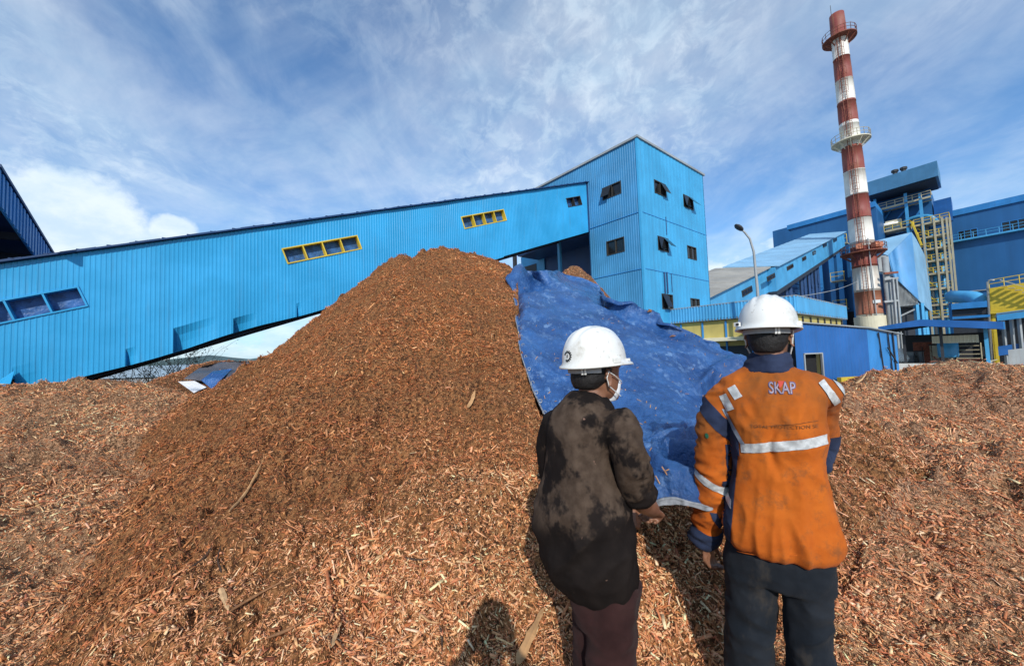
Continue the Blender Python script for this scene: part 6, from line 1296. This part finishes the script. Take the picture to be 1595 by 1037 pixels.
    strip_from(jk, 'cuff_placket', NAVY, jk, [(P(1119, 796), UP), (P(1114, 800)+er*.016, (er+UP*.35).normalized()), (P(1114, 800)-er*.012, -(er+UP*.35).normalized())], .003, lambda c, n: G.loc(c)[0] < G.loc(P(1129, 820))[0] and G.loc(c)[1] < .06)
    strip_from(jk, 'elbow_patch', NAVY, jk, [(P(1284, 678, .2), UP), (P(1284, 735, .2), -UP)], .003, lambda c, n: G.loc(c)[0] > G.loc(P(1279, 700))[0]-.0 and G.loc(c)[1] > .10)
    a, b_ = P(1137, 862), P(1299, 858)
    part('hem_seam', ORANGE, jk, lambda b: b.tube([P(px, py, -.165+.00002*(px-1217)**2*.55) for px, py in zip(range(1148, 1292, 12), [858, 861, 863, 864.5, 865.5, 866, 866, 865.5, 864.5, 863, 861, 858])], .0022, 5), True)
    bv = BVHTree.FromPolygons([v.co+WLOC[jk.name] for v in jk.data.vertices], [tuple(p.vertices) for p in jk.data.polygons])
    def lettering(txt, name, c, width, height, mat, lift, extra=0.0, slope=0.0, sub=0):
        cu = bpy.data.curves.new(name, 'FONT'); cu.body = txt; cu.size = 1; cu.align_x = 'CENTER'; cu.offset = extra; cu.resolution_u = 4; tmp = bpy.data.objects.new(name, cu); C.objects.link(tmp)
        me = bpy.data.meshes.new_from_object(tmp.evaluated_get(bpy.context.evaluated_depsgraph_get())); bpy.data.objects.remove(tmp)
        xs = [v.co.x for v in me.vertices]; ys = [v.co.y for v in me.vertices]; w, h = max(xs)-min(xs), max(ys)-min(ys); my = (max(ys)+min(ys))/2; mx = (max(xs)+min(xs))/2
        bm = bmesh.new(); bm.from_mesh(me); bmesh.ops.triangulate(bm, faces=bm.faces)
        bmesh.ops.subdivide_edges(bm, edges=[e for e in bm.edges if e.calc_length() > .3*w/len(txt)], cuts=2)
        for v in bm.verts:
            x, y = (v.co.x-mx)/w*width, (v.co.y-my)/h*height; q = c+er*x+UP*(y+slope*x)-ed*.5; hh = bv.ray_cast(q, ed)
            v.co = hh[0]-ed*lift if hh[0] else q+ed*.37
        bm.to_mesh(me); bm.free(); me.materials.clear(); return link(name, me, mat, jk)
    lav, blue, red = plain('pale_print', (.31, .27, .32), .7, .2, 60), plain('blue_print', (.12, .09, .19), .7), plain('red_print', (.50, .06, .04), .7)
    c = P(1218, 603, -.08); lettering('SKAP', 'back_print', c, .092, .048, blue, .0035, .028); lettering('SKAP', 'back_print', c, .086, .042, lav, .0050)
    M_ = MB(); q = [(-.012, .026), (.010, .026), (-.004, .002), (-.010, .0)]; M_.add([(bv.ray_cast(c+er*x+UP*y-ed*.5, ed)[0] or c)-ed*.0062 for x, y in q], [(0, 1, 2, 3)]); M_.build('red_flash', red, jk)
    thread = plain('dark_thread', (.19, .065, .018), .9, .4, 80)
    lettering('TOTAL PROTECTION SE', 'stitched_lettering', P(1220, 663, -.11), .225, .013, thread, .0035, 0, .05)
    M_ = MB(); ln = [bv.ray_cast(P(px, 660-(px-1220)*.07, -.11)-ed*.4, ed)[0] for px in range(1176, 1280, 4)]; M_.tube([p-ed*.002 for p in ln if p], .0012, 4); M_.build('seam', thread, jk)
    M_ = MB(); cc = P(1104.5, 673); hh = [bv.ray_cast(cc+er*.008*math.cos(g)+UP*.013*math.sin(g)-ed*.5, ed)[0] for g in np.linspace(0, 6.28, 13)[:-1]]
    M_.add([p-ed*.004 for p in hh if p], [tuple(range(len([p for p in hh if p])))]); M_.build('sleeve_badge', plain('green_badge', (.02, .14, .08), .7), jk)
    # navy collar standing round the neck
    S = Solid(); fx = (ed*math.cos(R(9))+er*math.sin(R(9))); rx = Vector((fx.y, -fx.x, 0)); nk = P(1197, 560, .03)
    S.loft([(P(1196, 579, .02), er*.098, ed*.082, 2.2), (P(1196, 572, .025), er*.090, ed*.078, 2.2), (P(1197, 560, .03), er*.083, ed*.074, 2.2), (P(1198, 552, .035), er*.076, ed*.070, 2.1), (P(1198, 549, .037), er*.068, ed*.062, 2.1)], 28)
    S.build('collar', [NAVY], jk, .006, 3, lambda co: .005*ridge(co, (10, 10, 22))+.002*fbm(co*40, 2))
    # helmet, head, hands
    zt = G.loc(P(1196, 457))[2]; rim = G.at(G.loc(P(1196, 515))[0], .035, zt-.155); hm, hb, up = helmet(t, rim, fx, rx, R(3))
    S = Solid(); hc = rim-UP*.028+fx*.005; head(S, hc, fx, rx, UP, 1.0)
    S.limb([hc-UP*.075-fx*.022, hc-UP*.13-fx*.025, hc-UP*.19-fx*.03], [.056, .056, .066], 18)
    S.loft([(m, u*.86, v*.84, e) for m, u, v, e in rings], 24); S.limb(la[:-1]+[P(1101, 842, .052)], [.05, .05, .046, .042, .036, .030], 14); S.limb(ra, [.05, .05, .042, .036], 14); S.limb([ra[-1], P(1268, 715, .17), P(1270, 722, .11)], [.036, .032, .028], 12)
    wr = P(1102, 846, .05); hand(S, wr-cuffd*.01, (cuffd+er*.22-ed*.05), (ed*.9+er*.35), (-er*.8-ed*.3), (22, 34, 28), 1.0, .08)
    hand(S, P(1270, 721, .12), (-er*.9-UP*.15), UP, (-ed), (20, 35, 30), .98)
    legL = [P(1174, 865, .01), P(1172, 950, .0), P(1171, 1037, .02)]; legR = [P(1254, 865, .01), P(1256, 950, .0), P(1261, 1037, .02)]
    fl, fr = Vector((*legL[-1].xy, .02)), Vector((*legR[-1].xy, .03))
    for L_, f in ((legL, fl), (legR, fr)): S.limb([L_[0]+UP*.05, L_[1], L_[2], f+UP*.06], [.085, .062, .045, .038], 16)
    S.build('body', [SKIN], t, .0048, 3)
    S = Solid(); H_ = [(hc+UP*z+fx*f, rx*a, fx*b, 2.2) for z, a, b, f in ((-.070, .050, .052, -.046), (-.055, .060, .066, -.036), (-.03, .0725, .080, -.026), (.0, .0775, .085, -.020), (.03, .079, .085, -.018), (.06, .076, .080, -.016))]; S.loft(H_, 28); S.build('hair', [HAIR], t, .006, 3, lambda co: .0022*fbm(co*120, 2))
    part('chin_strap', HELMET, hm, lambda b: b.tube([rim+rx*.092-fx*.012-up*.008, hc+rx*.083-fx*.008-UP*.05, hc+rx*.066+fx*.02-UP*.105], .0032, 6)); part('chin_strap', HELMET, hm, lambda b: b.tube([rim-rx*.092-fx*.012-up*.008, hc-rx*.083-fx*.008-UP*.05, hc-rx*.066+fx*.02-UP*.105], .0032, 6))
    for s in (-1, 1): part('eye', plain('eye_white', (.6, .58, .55), .3), t, lambda b: b.lathe(tuple(hc+fx*.085+rx*s*.031+UP*.002), [(.0005, -.010), (.008, -.007), (.011, 0), (.008, .007), (.0005, .010)], 12), True)
    # trousers and boots
    S = Solid(); pr = []
    for py, l, r, b in ((852, 1138, 1295, .135), (880, 1134, 1295, .130), (897, 1136, 1293, .118)): a, c_ = P(l, py), P(r, py); pr.append(((a+c_)/2, er*((c_-a).length/2), ed*b, 2.6))
    S.loft(pr, 32)
    for rws in ([(888, 1134, 1210, .108), (912, 1136, 1206, .100), (960, 1137, 1201, .092), (1000, 1136, 1198, .088), (1037, 1134, 1197, .088), (1075, 1134, 1196, .086)], [(888, 1219, 1295, .108), (912, 1223, 1292, .100), (960, 1228, 1290, .092), (1000, 1231, 1292, .088), (1037, 1234, 1296, .088), (1075, 1236, 1296, .086)]):
        rg = []
        for py, l, r, b in rws: a, c_ = P(l, py), P(r, py); rg.append(((a+c_)/2, er*((c_-a).length/2), ed*b, 2.2))
        S.loft(rg, 28)
    def dt(co): L = co-np.array(G.o); Q = np.stack((L@np.array(er), L@np.array(ed), L[:, 2]), 1); return .010*ridge(Q, (7, 6, 4))+.010*ridge(Q+4, (9, 9, 13))*np.clip((.75-Q[:, 2])/.3, .2, 1)+.0015*fbm(Q*30, 2)
    S.build('trousers', [TROUSER], t, .008, 4, dt)
    for f in (fl, fr): S = Solid(); boots(S, f, fx, rx); S.build('boot', [LEATHER], t, .007, 3)
build_orange_man()

def build_dark_man():
    G = Fig(930, 1.5, 0.0); P = G.P; er, ed = G.er, G.ed
    t = empty('person', G.o, 'man in white helmet and long dark bleach blotched shirt holding the tarpaulin edge', 'person', 'workers watching the heap')
    rows = [(934, 890, 983, .098, 0), (928, 881, 985, .106, 0), (908, 862, 986, .125, 0), (885, 850, 987, .142, 0), (860, 843, 986, .158, 0), (825, 841, 983, .162, 0), (785, 841, 976, .165, 0), (745, 846, 962, .155, 0), (705, 850, 955, .145, 0), (668, 855, 957, .135, 0), (645, 862, 960, .122, .005), (630, 873, 955, .105, .012), (620, 884, 946, .085, .02), (612, 892, 940, .066, .028)]
    S = Solid(); yaw = R(28); ru = er*math.cos(yaw)-ed*math.sin(yaw); rv = ed*math.cos(yaw)+er*math.sin(yaw); rings = []
    for py, l, r, b, off in rows:
        a, c = P(l, py), P(r, py); hw = (c-a).length/2; b2 = min(b, hw*1.05); A = math.sqrt(max(.3*hw*hw, (hw*hw-(b2*math.sin(yaw))**2))/math.cos(yaw)**2); rings.append(((a+c)/2+ed*off, ru*A, rv*b2*.9, 2.25))
    S.loft(rings, 40)
    ra = [P(958, 654, -.05), P(972, 690, -.09), P(985, 730, -.08), P(994, 764, -.05), P(1001, 781, .01), P(1009, 787, .07)]; S.limb(ra[:-3]+[P(997, 771, -.03)], [.066, .064, .057, .052], 20)
    la = [P(873, 655, .06), P(862, 700, .12), P(872, 760, .20), P(905, 795, .27), P(935, 805, .32)]; S.limb(la, [.066, .062, .056, .052, .048], 18)
    def disp(co):
        L = co-np.array(G.o); s, d, z = L@np.array(er), L@np.array(ed), L[:, 2]; Q = np.stack((s, d, z), 1); armR = np.clip((s-.105)/.02, 0, 1)*np.clip((z-.9)/.05, 0, 1)
        f = (1-armR)*(.013*ridge(Q, (6, 4, 3))+.009*ridge(Q+3, (14, 8, 5))*np.clip((1.2-z)/.3, .2, 1)); Q3 = np.stack((s*.9+z*.9, d, z*.9-s*.9), 1)
        f += (1-armR)*.014*ridge(Q3+9, (3, 4, 10))*np.exp(-((z-.93)/.14)**2); f += armR*(.010*ridge(Q, (8, 8, 12))+.006*ridge(Q+5, (16, 16, 26))); f += .004*np.exp(-((z-1.36)/.03)**2)*ridge(Q, (6, 6, 30)); return f*np.clip((z-.66)/.12, 0, 1)+.0012*fbm(Q*30, 2)
    sh = S.build('shirt', [SHIRT], t, .0075, 5, disp)
    part('neck_seam', SHIRT, sh, lambda b: b.tube([P(916+26.5*math.cos(g), 613+2.5*math.sin(g), .028-.07*math.sin(g)) for g in np.linspace(0, 2*math.pi, 25)], .0045, 6), True)
    part('hem_seam', SHIRT, sh, lambda b: b.tube([rings[1][0]+rings[1][1]*1.02*math.cos(g)+rings[1][2]*1.02*math.sin(g) for g in np.linspace(0, 2*math.pi, 41)], .0025, 5), True)
    hy = R(48); fx = ed*math.cos(hy)+er*math.sin(hy); rx = Vector((fx.y, -fx.x, 0)); zt = G.loc(P(930, 505))[2]
    rim = G.at(G.loc(P(929.5, 570))[0]-.008, .03, zt-.158); hm, hb, up = helmet(t, rim, fx, rx, R(-3), True)
    S = Solid(); hc = rim-UP*.030+fx*.004; head(S, hc, fx, rx, UP, 1.0)
    S.limb([hc-UP*.07-fx*.020, hc-UP*.12-fx*.024-er*.005, P(915, 628, .03)], [.055, .056, .068], 18)
    S.loft([(m, u*.85, v*.85, e) for m, u, v, e in rings], 24); S.limb(ra[:-1]+[P(1009, 787, .07), P(1016, 793, .14)], [.05, .048, .044, .042, .041, .037, .030], 14); S.limb(la+[P(960, 809, .35)], [.05, .046, .042, .038, .034, .028], 14)
    w0 = P(1016, 793, .14); hand(S, w0, (ed*.75+er*.25-UP*.35), (-er*.75+UP*.5), (er*.55+UP*.65-ed*.1), (50, 62, 40), 1.02, .05)
    hand(S, P(962, 809, .352), (er*.85+ed*.25), UP+ed*.3, (-ed*.6+UP*.5), (38, 60, 40), 1.0, .05)
    lr = [P(952, 950, -.03), P(951, 1037, -.03)]; ll = [P(928, 950, .09), P(926, 1037, .10)]; fr, fl = Vector((*lr[-1].xy, 0.0)), Vector((*ll[-1].xy, 0.0))
    for L_, f in ((lr, fr), (ll, fl)): S.limb([L_[0]+UP*.2, L_[0], L_[1], f+UP*.06], [.085, .066, .048, .036], 16)
    S.build('body', [SKIN], t, .0048, 3)
    S = Solid(); S.loft([(hc+UP*z+fx*f, rx*a, fx*b, 2.2) for z, a, b, f in ((-.062, .050, .052, -.042), (-.05, .060, .066, -.036), (-.03, .0725, .080, -.026), (.0, .0775, .085, -.020), (.03, .079, .085, -.018), (.06, .076, .080, -.016))], 28); S.build('hair', [HAIR], t, .006, 3, lambda co: .002*fbm(co*120, 2))
    # face mask with ear loops
    S = Solid(); S.loft([(hc-UP*.034+fx*.058, rx*.046, fx*.046, 2.2), (hc-UP*.048+fx*.060, rx*.054, fx*.052, 2.2), (hc-UP*.085+fx*.052, rx*.056, fx*.050, 2.2), (hc-UP*.118+fx*.046, rx*.040, fx*.040, 2.2)], 24); mk = S.build('face_mask', [plain('white_mask', (.70, .72, .74), .8, .08, 20)], t, .005, 3)
    for s in (-1, 1):
        part('ear_loop', HELMET, mk, lambda b: b.tube([hc+rx*s*.060+fx*.078-UP*.040, hc+rx*s*.082+fx*.020-UP*.012, hc+rx*s*.087-fx*.014+UP*.004, hc+rx*s*.088-fx*.026-UP*.018, hc+rx*s*.083-fx*.012-UP*.050, hc+rx*s*.070+fx*.06-UP*.095], .0022, 6))
        part('eye', plain('eye_white', (.6, .58, .55), .3), t, lambda b: b.lathe(tuple(hc+fx*.085+rx*s*.031+UP*.002), [(.0005, -.010), (.008, -.007), (.011, 0), (.008, .007), (.0005, .010)], 12), True)
    S = Solid(); S.loft([(P(940, 900, .02), er*.135, ed*.13, 2.4), (P(940, 955, .03), er*.105, ed*.125, 2.4)], 28)
    for L_, f, w in ((lr, fr, .083), (ll, fl, .080)): S.loft([(L_[0]+UP*.12, er*w*1.1, ed*w*1.15, 2.2), (L_[0], er*w*1.04, ed*w*1.08, 2.2), ((L_[0]+L_[1])/2, er*w, ed*w*1.02, 2.2), (L_[1], er*w*.98, ed*w, 2.2), (f+UP*.12, er*w*.92, ed*w*.95, 2.2)], 26)
    def dt(co): L = co-np.array(G.o); Q = np.stack((L@np.array(er), L@np.array(ed), L[:, 2]), 1); return .006*ridge(Q, (6, 6, 4))+.007*ridge(Q+4, (8, 8, 15))+.0012*fbm(Q*30, 2)
    S.build('trousers', [MAROON], t, .008, 3, dt)
    for f in (fl, fr): S = Solid(); boots(S, f, fx, rx); S.build('boot', [LEATHER], t, .007, 3)
build_dark_man()

def build_photographer():
    o = Vector((-.11, -.36, 0)); t = empty('person', o, 'person in helmet standing behind the camera, seen only as the shadow bottom centre', 'person'); fx, rx = Vector((0, 1, 0)), Vector((1, 0, 0))
    p = lambda x, y, z: o+Vector((x, y, z))
    rim = p(.01, .04, 1.60); helmet(t, rim, fx, rx, R(6))
    S = Solid(); hc = rim-UP*.03; head(S, hc, fx, rx); S.limb([hc-UP*.07-fx*.02, p(0, 0, 1.36)], [.055, .062], 16); S.loft([(p(0, 0, .85), rx*.15, fx*.10, 2.4), (p(0, 0, 1.1), rx*.15, fx*.10, 2.4), (p(0, 0, 1.36), rx*.12, fx*.08, 2.4)], 20)
    for s in (-1, 1):
        S.limb([p(s*.19, 0, 1.36), p(s*.25, .10, 1.18), p(s*.10, .24, 1.44)], [.045, .04, .03], 12); hand(S, p(s*.10, .24, 1.44), Vector((-s*.35, .12, .9)), Vector((-s, .2, 0)), Vector((s*.4, -.9, 0)), (20, 30, 20)); S.limb([p(s*.09, 0, .9), p(s*.11, .02, .5), p(s*.12, 0, .06)], [.08, .055, .04], 12)
    S.build('body', [SKIN], t, .006, 3)
    S = Solid(); S.loft([(p(0, 0, .80), rx*.20, fx*.14, 2.5), (p(0, 0, 1.1), rx*.19, fx*.135, 2.5), (p(0, 0, 1.32), rx*.20, fx*.12, 2.5), (p(0, 0, 1.41), rx*.11, fx*.08, 2.3)], 28)
    for s in (-1, 1): S.limb([p(s*.18, 0, 1.35), p(s*.25, .10, 1.18), p(s*.13, .20, 1.38)], [.07, .062, .048], 14)
    S.build('jacket', [NAVY], t, .010, 4, lambda co: .006*ridge(co, (7, 6, 5)))
    S = Solid(); S.loft([(p(0, 0, .92), rx*.18, fx*.13, 2.5), (p(0, 0, .74), rx*.17, fx*.12, 2.5)], 24)
    for s in (-1, 1): S.limb([p(s*.09, 0, .85), p(s*.11, .02, .5), p(s*.12, 0, .10)], [.095, .08, .07], 14)
    S.build('trousers', [TROUSER], t, .010, 3)
    for s in (-1, 1): S = Solid(); boots(S, p(s*.12, -.02, 0), fx, rx); S.build('boot', [LEATHER], t, .008, 2)
build_photographer()
